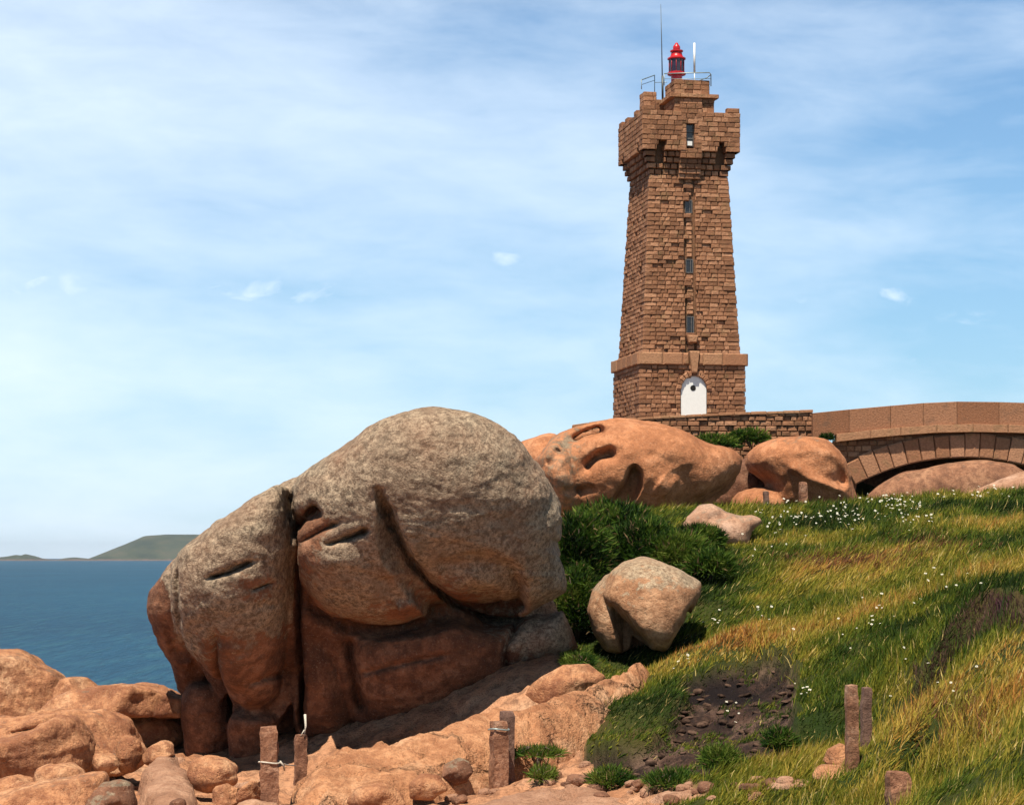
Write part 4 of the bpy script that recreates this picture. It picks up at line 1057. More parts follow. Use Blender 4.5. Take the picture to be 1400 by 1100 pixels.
# ------------------------------------------------------------------ terrace wall and bridge (front plane faces the camera)
def wall_run(B, xs, tops, zb, y, dep, ch, wr, prot, seed=0, skip=None):
    z = zb; r = 0; x0, x1 = xs[0], xs[-1]
    while z < max(tops):
        h = ch * B.r.uniform(.85, 1.15); x = x0 + B.r.uniform(-.3, 0)
        while x < x1:
            w_ = B.r.uniform(*wr); a, b = max(x, x0), min(x + w_, x1); x += w_
            tp = np.interp((a + b) / 2, xs, tops); z1 = min(z + h, tp)
            if z1 - z < .05 or b - a < .06: continue
            if skip and skip((a + b) / 2, (z + z1) / 2): continue
            g = .014
            B.add((a + g, y, z + g), (b - g, y, z + g), (b - g, y, z1 - g), (a + g, y, z1 - g), (0, -1, 0), dep + B.r.uniform(-prot, prot), ch=.03, jit=.015)
        z += h; r += 1
TW_ = empty('terrace_wall', (W(930, 600, 84)[0], 84, 15.5)); tag(TW_, 'low rubble stone wall carrying the terrace at the foot of the lighthouse', 'wall')
o_ = np.array(TW_.location)
xs = [W(p, 0, 84)[0] for p in (782, 835, 890, 1000, 1100, 1111)]; tops = [W(0, q, 84)[2] for q in (584, 577, 573, 567.5, 564.5, 564)]
Bt = Blocks(31); wall_run(Bt, xs, tops, 14.6, 84.0, .12, .19, (.2, .5), .05)
Bt.V = [v - o_ for v in Bt.V]; Bt.build('wall_face', MASON, TW_)
Bt = Blocks(32)
for a, b in zip(np.arange(xs[0], xs[-1] - .3, .62), np.arange(xs[0] + .62, xs[-1] + .35, .62)):
    b = min(b, xs[-1]); t0 = np.interp(a, xs, tops); t1 = np.interp(b, xs, tops)
    Bt.add((a + .01, 83.82, t0 + .003), (b - .01, 83.82, t1 + .003), (b - .01, 84.3, t1 + .003), (a + .01, 84.3, t0 + .003), (0, 0, 1), .085 + Bt.r.uniform(0, .02), ch=.015)
Bt.V = [v - o_ for v in Bt.V]; Bt.build('coping', BAND, TW_)
zz0 = min(tops) - .06
Vc = np.array([(x_ - o_[0], y_, z_) for x_, t_ in zip(xs, tops) for y_ in (.005, .6) for z_ in (-1.4, t_ - .004 - o_[2])]); Fc = [[0, 1, 3, 2], [20, 22, 23, 21]]
for i in range(len(xs) - 1):
    a, b = i * 4, i * 4 + 4; Fc += [[a, b, b + 1, a + 1], [a + 2, a + 3, b + 3, b + 2], [a, a + 2, b + 2, b], [a + 1, b + 1, b + 3, a + 3]]
mesh_obj('wall_core', Vc, Fc, MORTAR, TW_, False, attrs={'tone': [.5] * len(Vc)})
plain_boxes('terrace_floor', [(xs[0] - o_[0], xs[-1] + .02 - o_[0], 84.61 - o_[1], 96 - o_[1], -1.4, zz0 - o_[2])], MORTAR, TW_)

BR = empty('stone_bridge', (W(1320, 600, 83.5)[0], 83.5, 13.6)); tag(BR, 'wide pink granite footbridge with a low segmental arch and solid parapet', 'bridge')
ob = np.array(BR.location); SB = F / 83.5
def wx(px): return W(px, 0, 83.5)[0]
def wz_(py): return W(0, py + 1, 83.5)[2]
ptx = [1111, 1150, 1200, 1250, 1290, 1320, 1400, 1480, 1560, 1640]; ptop = [563.5, 559.5, 555, 550.5, 548, 547.5, 549, 553.5, 560, 566]
pbot = [600, 590.5, 586, 581.5, 579, 578.5, 580, 584.5, 591, 597]
T_ = lambda px: np.interp(px, ptx, ptop); B_ = lambda px: np.interp(px, ptx, pbot)
Bp = Blocks(41); px = 1111.0
while px < 1640:
    e = min(px + Bp.r.uniform(44, 60), 1640)
    Bp.add((wx(px) + .006, 83.9, wz_(B_(px))), (wx(e) - .006, 83.9, wz_(B_(e))), (wx(e) - .006, 83.9, wz_(T_(e))), (wx(px) + .006, 83.9, wz_(T_(px))), (0, -1, 0), .40, ch=.014, tone=.15 + .8 * Bp.r.random(), jit=.008)
    px = e
Bp.V = [v - ob for v in Bp.V]; Bp.build('parapet', BRIDGE, BR)
Bp = Blocks(42); px = 1143.0
while px < 1640:
    e = min(px + Bp.r.uniform(38, 52), 1640)
    Bp.add((wx(px) + .005, 83.9, wz_(B_(px) + 11)), (wx(e) - .005, 83.9, wz_(B_(e) + 11)), (wx(e) - .005, 83.9, wz_(B_(e) + .1)), (wx(px) + .005, 83.9, wz_(B_(px) + .1)), (0, -1, 0), .58, ch=.03, tone=.6 + .3 * Bp.r.random(), jit=.003)
    px = e
Bp.V = [v - ob for v in Bp.V]; Bp.build('string_course', BAND, BR)
RC, RO, RI = (1320, 944), 352, 320
Bv = Blocks(43); nv = 16; am = math.radians(28)
def ap(a, r, y): return (wx(RC[0] + r * math.sin(a)), y, wz_(RC[1] - r * math.cos(a)))
for i in range(nv):
    a0, a1 = -am + 2 * am * i / nv + .0012, -am + 2 * am * (i + 1) / nv - .0012
    ro = RO + Bv.r.uniform(-1, 2.5)
    Bv.add(ap(a0, RI, 84.6), ap(a1, RI, 84.6), ap(a1, ro, 84.6), ap(a0, ro, 84.6), (0, -1, 0), .98 + Bv.r.uniform(0, .05), ch=.035, tone=.4 + .55 * Bv.r.random())
Bv.V = [v - ob for v in Bv.V]; Bv.build('arch_ring', MASON, BR)
# barrel, spandrel fill and deck
V, Fc = [], []; N = 40
pxs = list(np.linspace(1130, 1640, 60)); top = [wz_(B_(p) + 10) for p in pxs]
def low(p):
    d = abs(p - RC[0])
    return wz_(RC[1] - math.sqrt(RI ** 2 - d * d)) - .0 if d < RI * math.sin(am) else wz_(700)
for p, t in zip(pxs, top):
    for y in (83.78, 87.6):
        V += [(wx(p), y, low(p) + .02), (wx(p), y, t)]
V = np.array(V) - ob
for i in range(len(pxs) - 1):
    a, b = i * 4, i * 4 + 4
    Fc += [[a, b, b + 1, a + 1], [a + 2, a + 3, b + 3, b + 2], [a, a + 2, b + 2, b], [a + 1, b + 1, b + 3, a + 3]]
Fc += [[0, 1, 3, 2]]; e = (len(pxs) - 1) * 4; Fc += [[e, e + 2, e + 3, e + 1]]
mesh_obj('barrel_vault', V, Fc, BRIDGE, BR, False, attrs={'tone': [.2] * len(V)})
def sk(x, z):
    p = CX + x / 83.5 * F; q = HOR - 1 - (z - CAMZ) / 83.5 * F
    return math.hypot(p - RC[0], q - RC[1]) < RO + 2 or q < B_(p) + 12
for a_, b_ in ((1131, 1319), (1321, 1640)):
    Bsn = Blocks(44); wall_run(Bsn, [wx(a_), wx(b_)], [wz_(585)] * 2, wz_(690), 83.78, .06, .2, (.25, .5), .04, skip=sk)
    Bsn.V = [v - ob for v in Bsn.V]; Bsn.build('spandrel', MASON, BR)
plain_boxes('deck', [(wx(1111) - ob[0], wx(1640) - ob[0], .41, 4.1, wz_(583) - ob[2], wz_(572) - ob[2])], MORTAR, BR)

# ------------------------------------------------------------------ granite posts
POSTM = granite('post_granite', (.20, .085, .05), (.40, .19, .11), (.52, .31, .21), grain=3.5, bumpd=.025)
POSTD = granite('dark_post_granite', (.13, .07, .055), (.2, .11, .08), (.3, .19, .15), grain=2.2, bumpd=.015)
def post(label, px, pyt, pyb, D, wpx, mat, seed, dep=1.0, yaw=.25, lean=0.0, group='granite fence posts'):
    s = F / D; h = (pyb - pyt) / s + .25; w = wpx / s; d = w * dep; base = W(px, pyb, D) - [0, 0, .25]
    nx, nz = 5, 16; V, Fc = [], []
    ring = [(-1, -1), (-.5, -1.03), (0, -1.04), (.5, -1.03), (1, -1), (1.03, -.5), (1.04, 0), (1.03, .5), (1, 1), (.5, 1.03), (0, 1.04), (-.5, 1.03), (-1, 1), (-1.03, .5), (-1.04, 0), (-1.03, -.5)]
    m = len(ring)
    for i in range(nz + 1):
        z = h * i / nz; t = 1.0 - .06 * i / nz - (.10 if i == nz else 0)
        for a, b in ring: V.append((a * w / 2 * t + lean * z, b * d / 2 * t, z - (.0 if i < nz else .0)))
    V.append((lean * h, 0, h + .01)); V = np.array(V)
    V += np.stack([fbm(V + seed, 5, 3, seed), fbm(V + seed, 5, 3, seed + 1), fbm(V + seed, 4, 2, seed + 2) * .6], 1) * w * .22
    for i in range(nz):
        for k in range(m):
            a = i * m + k; b = i * m + (k + 1) % m; Fc.append([a, b, b + m, a + m])
    for k in range(m): Fc.append([nz * m + k, nz * m + (k + 1) % m, (nz + 1) * m])
    o = mesh_obj('granite_post', V, Fc, mat, None, False, attrs={'lichen': np.zeros(len(V))}, loc=base); o.rotation_euler = (0, 0, yaw)
    return tag(o, label, 'post', group), base, w, h
def ring_rope(o, z, w, r=.012, mat=ROPE, name='rope_ring', d=None):
    d = d or w; k = 1.1
    pts = [(math.cos(a) * w / 2 * k * 1.15, math.sin(a) * d / 2 * k * 1.15, z + .012 * math.sin(2 * a)) for a in np.linspace(0, 2 * math.pi, 21)]
    pts = [(max(-w * .56, min(w * .56, x)), max(-d * .56, min(d * .56, y)), zz_) for x, y, zz_ in pts]
    tubes(name, [(pts, r)], mat, o)
p1, b1, w1, h1 = post('tall granite post with a pale rope ring, in front of the boulder leg', 368, 993, 1092, 31.6, 25, POSTM, 1, yaw=.12)
ring_rope(p1, h1 - (1041 - 993) / 95, w1)
p2, b2, w2, h2 = post('short pointed granite stub with a white rope, right of the rope ringed post', 410, 1004, 1050, 33.3, 17, POSTM, 2, yaw=.2, lean=.03)
tag(tubes('rope', [([tuple(W(381, 1041, 31.6)), tuple(W(392, 1045, 32.2)), tuple(W(404, 1046, 33.0))], .010), ([tuple(W(383, 1040, 31.55)), tuple(W(388, 1047, 31.6)), tuple(W(389, 1052, 31.7))], .014)], ROPE), 'short slack pale rope strung between the two granite posts at lower left', 'rope')
tag(tubes('rope', [([tuple(W(416, 1006, 33.2)), tuple(W(418, 992, 33.2)), tuple(W(417, 976, 33.25))], [.012, .016, .02]), ([tuple(W(411, 1006, 33.2)), tuple(W(416, 997, 33.2))], .008)], ROPE), 'frayed white rope end standing up from the short pointed stub', 'rope')
p3, b3, w3, h3 = post('broken granite post with a metal band on the sunlit slab', 682, 985, 1062, 33, 22, POSTM, 3, yaw=.35)
ring_rope(p3, h3 - (996 - 985) / 91, w3 * 1.05, .013, GREYMETAL, 'metal_band')
p4, *_ = post('dark post standing close behind the banded post on the slab', 693, 972, 1050, 33.4, 18, POSTD, 4, yaw=.3)
post('slender reddish granite post standing in the grass at lower right', 1164, 937, 1052, 25.8, 16, POSTM, 5, yaw=.15)
post('darker granite post just behind the slender reddish one', 1184, 940, 1030, 27, 13, POSTD, 6, yaw=.2)
post('stubby pink granite post cut off by the bottom edge of the photo', 1228, 1055, 1130, 22.4, 31, POSTM, 7, yaw=.1)
post('small distant granite post in front of the round boulder', 1098, 659, 708, 66, 10, POSTM, 8, yaw=.2)
post('small distant post in the shade left of the round boulder hollow', 1047, 672, 708, 66.5, 7, POSTD, 9, yaw=.2)

# ------------------------------------------------------------------ shrubs
def interp2(A, x, y):
    ix = np.clip(np.searchsorted(gx, x) - 1, 0, len(gx) - 2); iy = np.clip(np.searchsorted(gy, y) - 1, 0, len(gy) - 2)
    fx = (x - gx[ix]) / (gx[ix + 1] - gx[ix]); fy = (y - gy[iy]) / (gy[iy + 1] - gy[iy])
    return A[ix, iy] * (1 - fx) * (1 - fy) + A[ix + 1, iy] * fx * (1 - fy) + A[ix, iy + 1] * (1 - fx) * fy + A[ix + 1, iy + 1] * fx * fy
def leafset(P, Dv, L, Wd, col, bend=.25):
    """one pointed leaf or blade per row: base P, direction Dv (unit), length L, width Wd, colour col"""
    n = len(P); up = rng.normal(size=(n, 3)); side = np.cross(Dv, up); side /= np.linalg.norm(side, axis=1, keepdims=True) + 1e-9
    nrm = np.cross(side, Dv); L = L[:, None]; Wd = Wd[:, None]
    b = (rng.uniform(-1, 1, (n, 1)) * bend)
    m = P + Dv * L * .55; t = P + Dv * L + nrm * L * b
    V = np.stack([P - side * Wd * .5, P + side * Wd * .5, m + side * Wd * .4, m - side * Wd * .4, t], 1).reshape(-1, 3)
    i = np.arange(n)[:, None] * 5
    Q = i + np.array([[0, 1, 2, 3]]); T = i + np.array([[3, 2, 4]])
    C = np.repeat(col, 5, 0)
    return V, Q, T, C
def shrub(label, px, py, D, rx, rz, n, cols, seed, ry=None, leaf=(.10, .24, .022), upb=.5, name='shrub', cat='shrub', group=None, dead=.05):
    r_ = np.random.default_rng(seed); s = F / D; c = W(px, py, D); RX, RZ = rx / s, rz / s; RY = ry or RX * .8
    th = r_.uniform(0, 2 * math.pi, n); cz = r_.uniform(-.45, 1, n); rad = r_.uniform(.35, 1.0, n) ** .5
    d = np.stack([np.sqrt(1 - cz * cz) * np.cos(th), np.sqrt(1 - cz * cz) * np.sin(th), cz], 1)
    lump = 1 + .30 * fbm(d * 2 + seed, 1.6, 3, seed) + .12 * fbm(d * 6, 1.5, 2, seed + 1)
    P = d * (rad * lump)[:, None] * np.array([RX, RY, RZ]) 
    dv = d * np.array([.8, .8, .6]) + r_.normal(size=(n, 3)) * .55 + [0.12, 0, upb]; dv /= np.linalg.norm(dv, axis=1, keepdims=True)
    L = r_.uniform(leaf[0], leaf[1], n); Wd = np.full(n, leaf[2]) * r_.uniform(.5, 1.8, n)
    t = np.clip(fbm(P * 2.2 + seed, 1.2, 3, seed + 4) * 1.0 + .38 + r_.normal(0, .20, n), 0, .999) * (len(cols) - 1)
    ci = t.astype(int); f = (t - ci)[:, None]; ca = np.array(cols)
    col = ca[ci] * (1 - f) + ca[np.minimum(ci + 1, len(cols) - 1)] * f
    dm = r_.random(n) < dead; col[dm] = np.array([.30, .20, .10]) * r_.uniform(.5, 1.1, (dm.sum(), 1))
    V, Q, T, C = leafset(P, dv, L, Wd, col)
    root = empty(name, c - [0, 0, RZ * .4]); tag(root, label, cat, group)
    mesh_obj('foliage', V + [0, 0, RZ * .4], [Q, T], LEAF, root, False, cols={'col': C})
    st = []
    for i in range(9):
        a = r_.uniform(0, 2 * math.pi); q = np.array([math.cos(a) * RX * .8, math.sin(a) * RY * .8, RZ * r_.uniform(.7, 1.3)])
        st.append(([(0, 0, -.2), tuple(q * .5 + [0, 0, .1]), tuple(q)], [.02, .013, .006]))
    tubes('branch', st, flat_mat('bark', (.10, .07, .05), .9) if 'bark' not in bpy.data.materials else bpy.data.materials['bark'], root, n=5)
    return root
DG = [(.008, .018, .005), (.022, .055, .008), (.050, .105, .012), (.10, .16, .02), (.16, .20, .035)]
shrub('big dark green bush directly right of the giant boulder, below the orange boulder', 838, 742, 53, 72, 50, 16000, DG, 1, leaf=(.14, .34, .03))
shrub('dark green bush pressed against the right side of the giant boulder', 790, 775, 48, 42, 66, 12000, DG, 2, leaf=(.14, .32, .026))
shrub('dark green bush above the tip of the leaning boulder', 880, 758, 49.5, 58, 42, 10000, DG, 3, leaf=(.13, .3, .026))
shrub('green bush right of the dark ones, below the low pale rock', 925, 765, 49, 46, 34, 9000, DG[1:] + [(.09, .15, .02)], 4, leaf=(.13, .32, .026))
shrub('low green bush growing over the foot of the low pale rock', 955, 738, 54.5, 34, 16, 4000, DG, 12, leaf=(.12, .28, .025), ry=.6)
shrub('lower green bush between the giant boulder foot and the leaning boulder', 790, 838, 45.5, 34, 60, 11000, DG, 5, leaf=(.10, .22, .02))
shrub('ragged green bush at the upper right of the leaning boulder', 972, 776, 48, 30, 18, 3000, DG[1:] + [(.12, .15, .02)], 6, leaf=(.13, .3, .024))
shrub('small green tuft growing at the foot of the terrace wall', 975, 607, 82, 34, 10, 1800, DG[1:] + [(.14, .13, .03)], 7, leaf=(.14, .3, .05), ry=.5)
shrub('scrap of scrub behind the round boulder left of the bridge', 1025, 600, 82.5, 25, 11, 1400, DG[1:] + [(.16, .13, .04)], 8, leaf=(.14, .3, .05), ry=.5)
shrub('small plant growing on the joint where wall and bridge meet', 1131, 599, 82.6, 8, 5, 400, DG[:3], 9, leaf=(.1, .2, .04), ry=.3)
HE = [(.05, .03, .03), (.10, .055, .05), (.15, .09, .07), (.12, .04, .06)]
for i, (px, py, D, rx, rz, lab) in enumerate([
    (985, 1040, 30.5, 26, 17, 'bright green tuft in the middle of the bare earth bank'), (1065, 1015, 30.6, 20, 16, 'green tuft at the right of the bare earth bank'),
    (920, 1068, 29.6, 36, 10, 'low green plant along the foot of the bare earth bank'), (835, 1066, 31, 26, 13, 'green tuft beside the dark turf bank at the slab end'),
    (1040, 1052, 29.6, 20, 9, 'yellow green tuft below the middle tuft of the earth bank'), (742, 1060, 32, 16, 8, 'small green tuft between the slabs near the banded post'),
    (735, 1030, 33.6, 34, 5, 'thin line of green plants growing along the slab crack'), (1128, 1090, 27.5, 30, 14, 'green tuft at the bottom edge left of the stubby post'),
    (792, 905, 41, 22, 9, 'olive tuft below the right foot of the giant boulder')]):
    shrub(lab, px, py, D, rx, rz, int(rx * rz * 5 + 150), DG[1:] + [(.11, .14, .02)], 40 + i, leaf=(.07, .17, .013), name='grass_tuft', cat='grass tuft', ry=.25 + rx / 150)

# ------------------------------------------------------------------ grass
def grass():
    n = 640000
    y = 17.5 * (80 / 17.5) ** rng.random(n); x = y * rng.uniform(-.02, .30, n)
    z = interp2(GZZ, x, y); so = interp2(np.maximum(s1, s2), x, y); ro = interp2(rk, x, y)
    Pn = np.stack([x, y, x * 0], 1); px, py = to_px(x, y, z)
    pn = fbm(Pn, .9, 3, 60)
    keep = (rng.random(n) > so * 1.0 + .02) & (ro < .5) & (rng.random(n) < .80 + .5 * pn)
    pn2 = fbm(Pn, 2.0, 2, 77); keep |= (rng.random(n) < .95) & (ro < .5) & (so > .3) & (pn2 > .02 - .3 * (so < .9)) & (interp2(peat_shade, x, y) < .5)
    clump = (so > .5) & (rng.random(n) < .35) & (ro < .6); lowb = clump & ~keep; keep |= clump
    heath = inpoly(px, py, np.array(HEATHER[0] if isinstance(HEATHER[0], list) else HEATHER)) > 0
    keep &= ~(heath & (rng.random(n) < .85) & (y < 45))
    lowb = lowb[keep]; x, y, z, px, py, Pn, pn = x[keep], y[keep], z[keep], px[keep], py[keep], Pn[keep], pn[keep]; n = len(x)
    far = np.clip((y - 18) / 50, 0, 1)
    L = rng.uniform(.10, .29, n) * (1 + .5 * fbm(Pn, .5, 2, 61) + .7 * fbm(Pn, 2.6, 2, 66)) * np.where(so[keep] > .5, .5, 1) * 1.0 * np.where(py > 960, 1.1, 1) * (1 + far * .15)
    L *= np.where((px < 960) & (py > 860), .8, 1) * np.where(px < 1010, .85, 1)
    wind = fbm(Pn, .25, 2, 62)
    dv = np.stack([.7 + .6 * wind + rng.normal(0, .42, n), .15 + rng.normal(0, .40, n), np.full(n, .95) + rng.normal(0, .1, n)], 1)
    dv /= np.linalg.norm(dv, axis=1, keepdims=True)
    Wd = .0055 * (y / 20) * rng.uniform(.8, 1.6, n) + .004
    pal = np.array([(.012, .024, .004), (.036, .066, .008), (.095, .115, .012), (.19, .165, .020), (.33, .235, .045), (.34, .15, .035), (.14, .055, .024), (.42, .32, .12)]) * 1.42
    Q1 = np.stack([x * .8 - y * .35, y * .6 + x * .3, x * 0], 1)
    t = 1.9 + 3.4 * fbm(Q1 * [1.0, 1.0, 1], .45, 3, 63) + 1.6 * fbm(Pn, 1.8, 3, 64) + rng.normal(0, .55, n)
    g = lambda cx, cy, rx, ry: blob(cx, cy, rx, ry, px, py)
    t += 1.6 * g(1185, 752, 90, 16) + 2.6 * g(1150, 775, 70, 14) * .5 + 1.4 * g(980, 880, 60, 16) + 1.2 * g(1060, 858, 60, 14) + 1.2 * g(1350, 790, 60, 14) + 1.4 * g(1330, 950, 110, 70) + 1.2 * g(1230, 980, 40, 90)
    t += 2.2 * g(1330, 722, 70, 9) + 1.2 * g(1390, 900, 40, 50) + .8 * g(1100, 800, 130, 30)
    t -= 1.6 * g(1330, 745, 90, 10) + 1.4 * g(900, 960, 60, 30) + 1.3 * g(1050, 720, 120, 14) + 1.4 * g(1210, 860, 30, 14) + 1.2 * g(1120, 880, 60, 16) + .9 * g(1250, 770, 90, 22) + 1.2 * g(1330, 695, 70, 8)
    t -= 1.6 * (so[keep] > .4) + 1.2 * g(870, 985, 50, 30)
    t = np.clip(t, 0, 6.0); sp = (rng.random(n) < .035 + .05 * (t > 3)); t = np.where(sp, 7.0, t)
    br = 1.6 * g(1150, 770, 80, 10) + 1.2 * g(1270, 748, 60, 8) + .8 * g(1300, 985, 50, 30)
    ci = np.minimum(t.astype(int), 6); f = (t - ci)[:, None]
    col = pal[ci] * (1 - f) + pal[np.minimum(ci + 1, 7)] * f
    bm = rng.random(n) < br * .5; col[bm] = np.array([.20, .085, .04]) * rng.uniform(.6, 1.2, (bm.sum(), 1))
    col *= rng.uniform(.75, 1.2, (n, 1))
    L[lowb] *= .38; Wd[lowb] *= 1.4; lb = rng.random((n, 1)); col = np.where(lowb[:, None], (np.array([.09, .055, .035]) * lb + np.array([.03, .04, .012]) * (1 - lb)) * 1.3, col)
    V, Q, T, C = leafset(np.stack([x, y, z - .02], 1), dv, L, Wd, col, bend=.35)
    tag(mesh_obj('grass', V, [Q, T], LEAF, None, False, cols={'col': C}), 'long wind swept grass on the slope', 'grass', None, 'stuff')
    n = 90000; y = rng.uniform(24, 36, n); x = y * rng.uniform(.17, .27, n); z = interp2(GZZ, x, y); px, py = to_px(x, y, z)
    k = (inpoly(px, py, np.array(HEATHER, float)) + 10 * fbm(np.stack([x, y, z], 1), 2, 2, 70) > 0)
    x, y, z = x[k], y[k], z[k]; n = len(x); P = np.stack([x, y, z - .02], 1)
    t = fbm(P, 1.6, 3, 71)[:, None] + rng.normal(0, .2, (n, 1)); t2 = np.exp(-((px[k] - 1370) / 26) ** 2 - ((py[k] - 830) / 16) ** 2)[:, None]
    col = np.array([.11, .065, .045]) * (1 + .9 * np.clip(t, -.8, 1)); col = col * (1 - .7 * t2) + np.array([.07, .018, .045]) * .7 * t2
    dv = rng.normal(0, .45, (n, 3)); dv[:, 2] = 1; dv[:, 0] += .3; dv /= np.linalg.norm(dv, axis=1, keepdims=True)
    V, Q, T, C = leafset(P, dv, rng.uniform(.06, .17, n), np.full(n, .012), col)
    tag(mesh_obj('heather', V, [Q, T], LEAF, None, False, cols={'col': C}), 'low brown and purple heather on the mound near the right edge', 'heather', None, 'stuff')
grass()

# ------------------------------------------------------------------ loose stones
def stone_mesh(seed):
    n = 14; V, Fc = [], []
    for i in range(n + 1):
        t = math.pi * i / n
        for k in range(18):
            a = 2 * math.pi * k / 18; V.append((math.sin(t) * math.cos(a), math.sin(t) * math.sin(a), math.cos(t) * .62))
    V = np.array(V); V *= (1 + .38 * fbm(V + seed * 9, 1.1, 3, seed) )[:, None]
    q_ = fbm(V + seed, .9, 2, seed + 5)[:, None]; V = np.sign(V) * np.abs(V) ** .8 * (1 + .1 * q_)
    for i in range(n):
        for k in range(18):
            a = i * 18 + k; b = i * 18 + (k + 1) % 18; Fc.append([a, a + 18, b + 18, b])
    o = mesh_obj('loose_stone', V, np.array(Fc), PATHROCK if seed % 2 else SHADEROCK, smooth=False); me = o.data; bpy.data.objects.remove(o); return me
SM = [stone_mesh(k) for k in range(1, 6)]
def march(px, py):
    """ground point seen at a photo position"""
    Ds = np.geomspace(20, 90, 500); P = np.array([W(px, py, d) for d in Ds]); g = interp2(GZZ, P[:, 0], P[:, 1])
    k = np.argmax(P[:, 2] < g); return (P[k, 0], P[k, 1], g[k]) if P[k, 2] < g[k] else None
R = random.Random(11)
for (cx, cy, sx_, sy_, n, s0) in ((610, 1088, 40, 9, 14, .10), (900, 1088, 50, 8, 18, .07), (760, 1075, 50, 14, 12, .07), (330, 1085, 40, 8, 12, .09), (830, 1062, 26, 10, 5, .06), (150, 1075, 60, 14, 10, .10), (1050, 1078, 40, 8, 10, .07), (220, 1060, 30, 12, 5, .08)):
    for _ in range(n):
        p = march(R.gauss(cx, sx_), R.gauss(cy, sy_))
        if p is None or p[1] > 50: continue
        o = bpy.data.objects.new('loose_stone', R.choice(SM)); COL.objects.link(o); s_ = s0 * R.uniform(.6, 1.9)
        o.location = (p[0], p[1], p[2] + s_ * .2); o.scale = (s_ * R.uniform(.8, 1.4), s_, s_ * R.uniform(.7, 1.1)); o.rotation_euler = (R.uniform(-.3, .3), R.uniform(-.3, .3), R.uniform(0, 6))
        tag(o, 'small loose reddish stone lying on the bare rock at the bottom of the photo', 'stone', 'loose stones on the bare rock')
EARTH = [flat_mat('dark_earth', (.05, .030, .022), .95, var=.5, scale=14, spec=.1), flat_mat('dry_earth', (.10, .06, .043), .95, var=.4, scale=14, spec=.1)]
EM = []
for k_, me_ in enumerate(SM):
    m2 = me_.copy(); m2.name = 'earth_clod'; m2.materials.clear(); m2.materials.append(EARTH[k_ % 2]); EM.append(m2)
for _ in range(260):
    p = march(R.uniform(815, 1095), R.uniform(905, 1062))
    if p is None or interp2(s1, np.array([p[0]]), np.array([p[1]]))[0] < .7: continue
    o = bpy.data.objects.new('earth_clod', R.choice(EM)); COL.objects.link(o); s_ = R.uniform(.025, .085)
    o.location = (p[0], p[1], p[2]); o.scale = (s_ * R.uniform(.9, 1.8), s_ * 1.2, s_ * R.uniform(.5, 1.0)); o.rotation_euler = (R.uniform(-.3, .3), R.uniform(-.3, .3), R.uniform(0, 6))
    tag(o, 'crumbly brown clod of earth on the bare bank', 'earth clod', 'clods on the bare earth bank')
# ------------------------------------------------------------------ white flowers
def flower_mesh():
    V, Fc, M = [], [], []
    n = 5
    for i, (zz_, r) in enumerate([(-.30, .006), (-.02, .004)]):
        for k in range(n): V.append((r * math.cos(2 * math.pi * k / n), r * math.sin(2 * math.pi * k / n), zz_))
    for k in range(n): Fc.append([k, (k + 1) % n, n + (k + 1) % n, n + k]); M.append(0)
    for j in range(9):
        a = 2 * math.pi * j / 9; i = len(V)
        for rr, da, zz_ in ((.008, 0, 0), (.034, -.26, .004), (.046, 0, .010), (.034, .26, .004)):
            V.append((rr * math.cos(a + da), rr * math.sin(a + da), zz_))
        Fc.append([i, i + 1, i + 2, i + 3]); M.append(1)
    i = len(V)
    for k in range(8): V.append((.012 * math.cos(k * math.pi / 4), .012 * math.sin(k * math.pi / 4), .006))
    V.append((0, 0, .016))
    for k in range(8): Fc.append([i + k, i + (k + 1) % 8, i + 8]); M.append(2)
    me = bpy.data.meshes.new('wild_flower'); me.from_pydata(V, [], Fc)
    for m in (STEM, PETAL, DRYPETAL): me.materials.append(m)
    me.polygons.foreach_set('material_index', M); me.update(); return me
FM = flower_mesh()
spots = []
R = random.Random(5)
def bunch(n, cx, cy, sx_, sy_): 
    for _ in range(n): spots.append((R.gauss(cx, sx_), R.gauss(cy, sy_)))
bunch(34, 1080, 722, 32, 9); bunch(30, 1130, 715, 34, 9); bunch(26, 1180, 712, 30, 8); bunch(40, 1235, 703, 22, 10); bunch(14, 1250, 722, 20, 8)
bunch(16, 1360, 688, 26, 5); bunch(8, 1040, 745, 20, 14); bunch(10, 1200, 852, 14, 9); bunch(7, 1100, 962, 9, 7); bunch(5, 1000, 990, 7, 12); bunch(4, 1240, 880, 40, 26)
bunch(9, 1290, 815, 40, 12); bunch(5, 920, 925, 14, 8); bunch(5, 1050, 855, 20, 6); bunch(6, 1150, 900, 60, 30); bunch(6, 1300, 960, 40, 30); bunch(6, 975, 860, 20, 10)
nf = 0
for (a, b) in spots:
    p = march(a, b)
    if p is None or p[1] > 76: continue
    o = bpy.data.objects.new('wild_flower', FM); COL.objects.link(o)
    sc = R.uniform(.5, 1.1) * (.26 + p[1] / 105)
    o.location = (p[0], p[1], p[2] + .30 * sc + R.uniform(.02, .16)); o.scale = (sc,) * 3
    o.rotation_euler = (R.uniform(.2, 1.0), R.uniform(-.3, .3), R.uniform(-.5, .5))
    tag(o, 'small white wild flower standing among the grass of the slope', 'flower', 'white wild flowers in the grass'); nf += 1
print('flowers', nf)

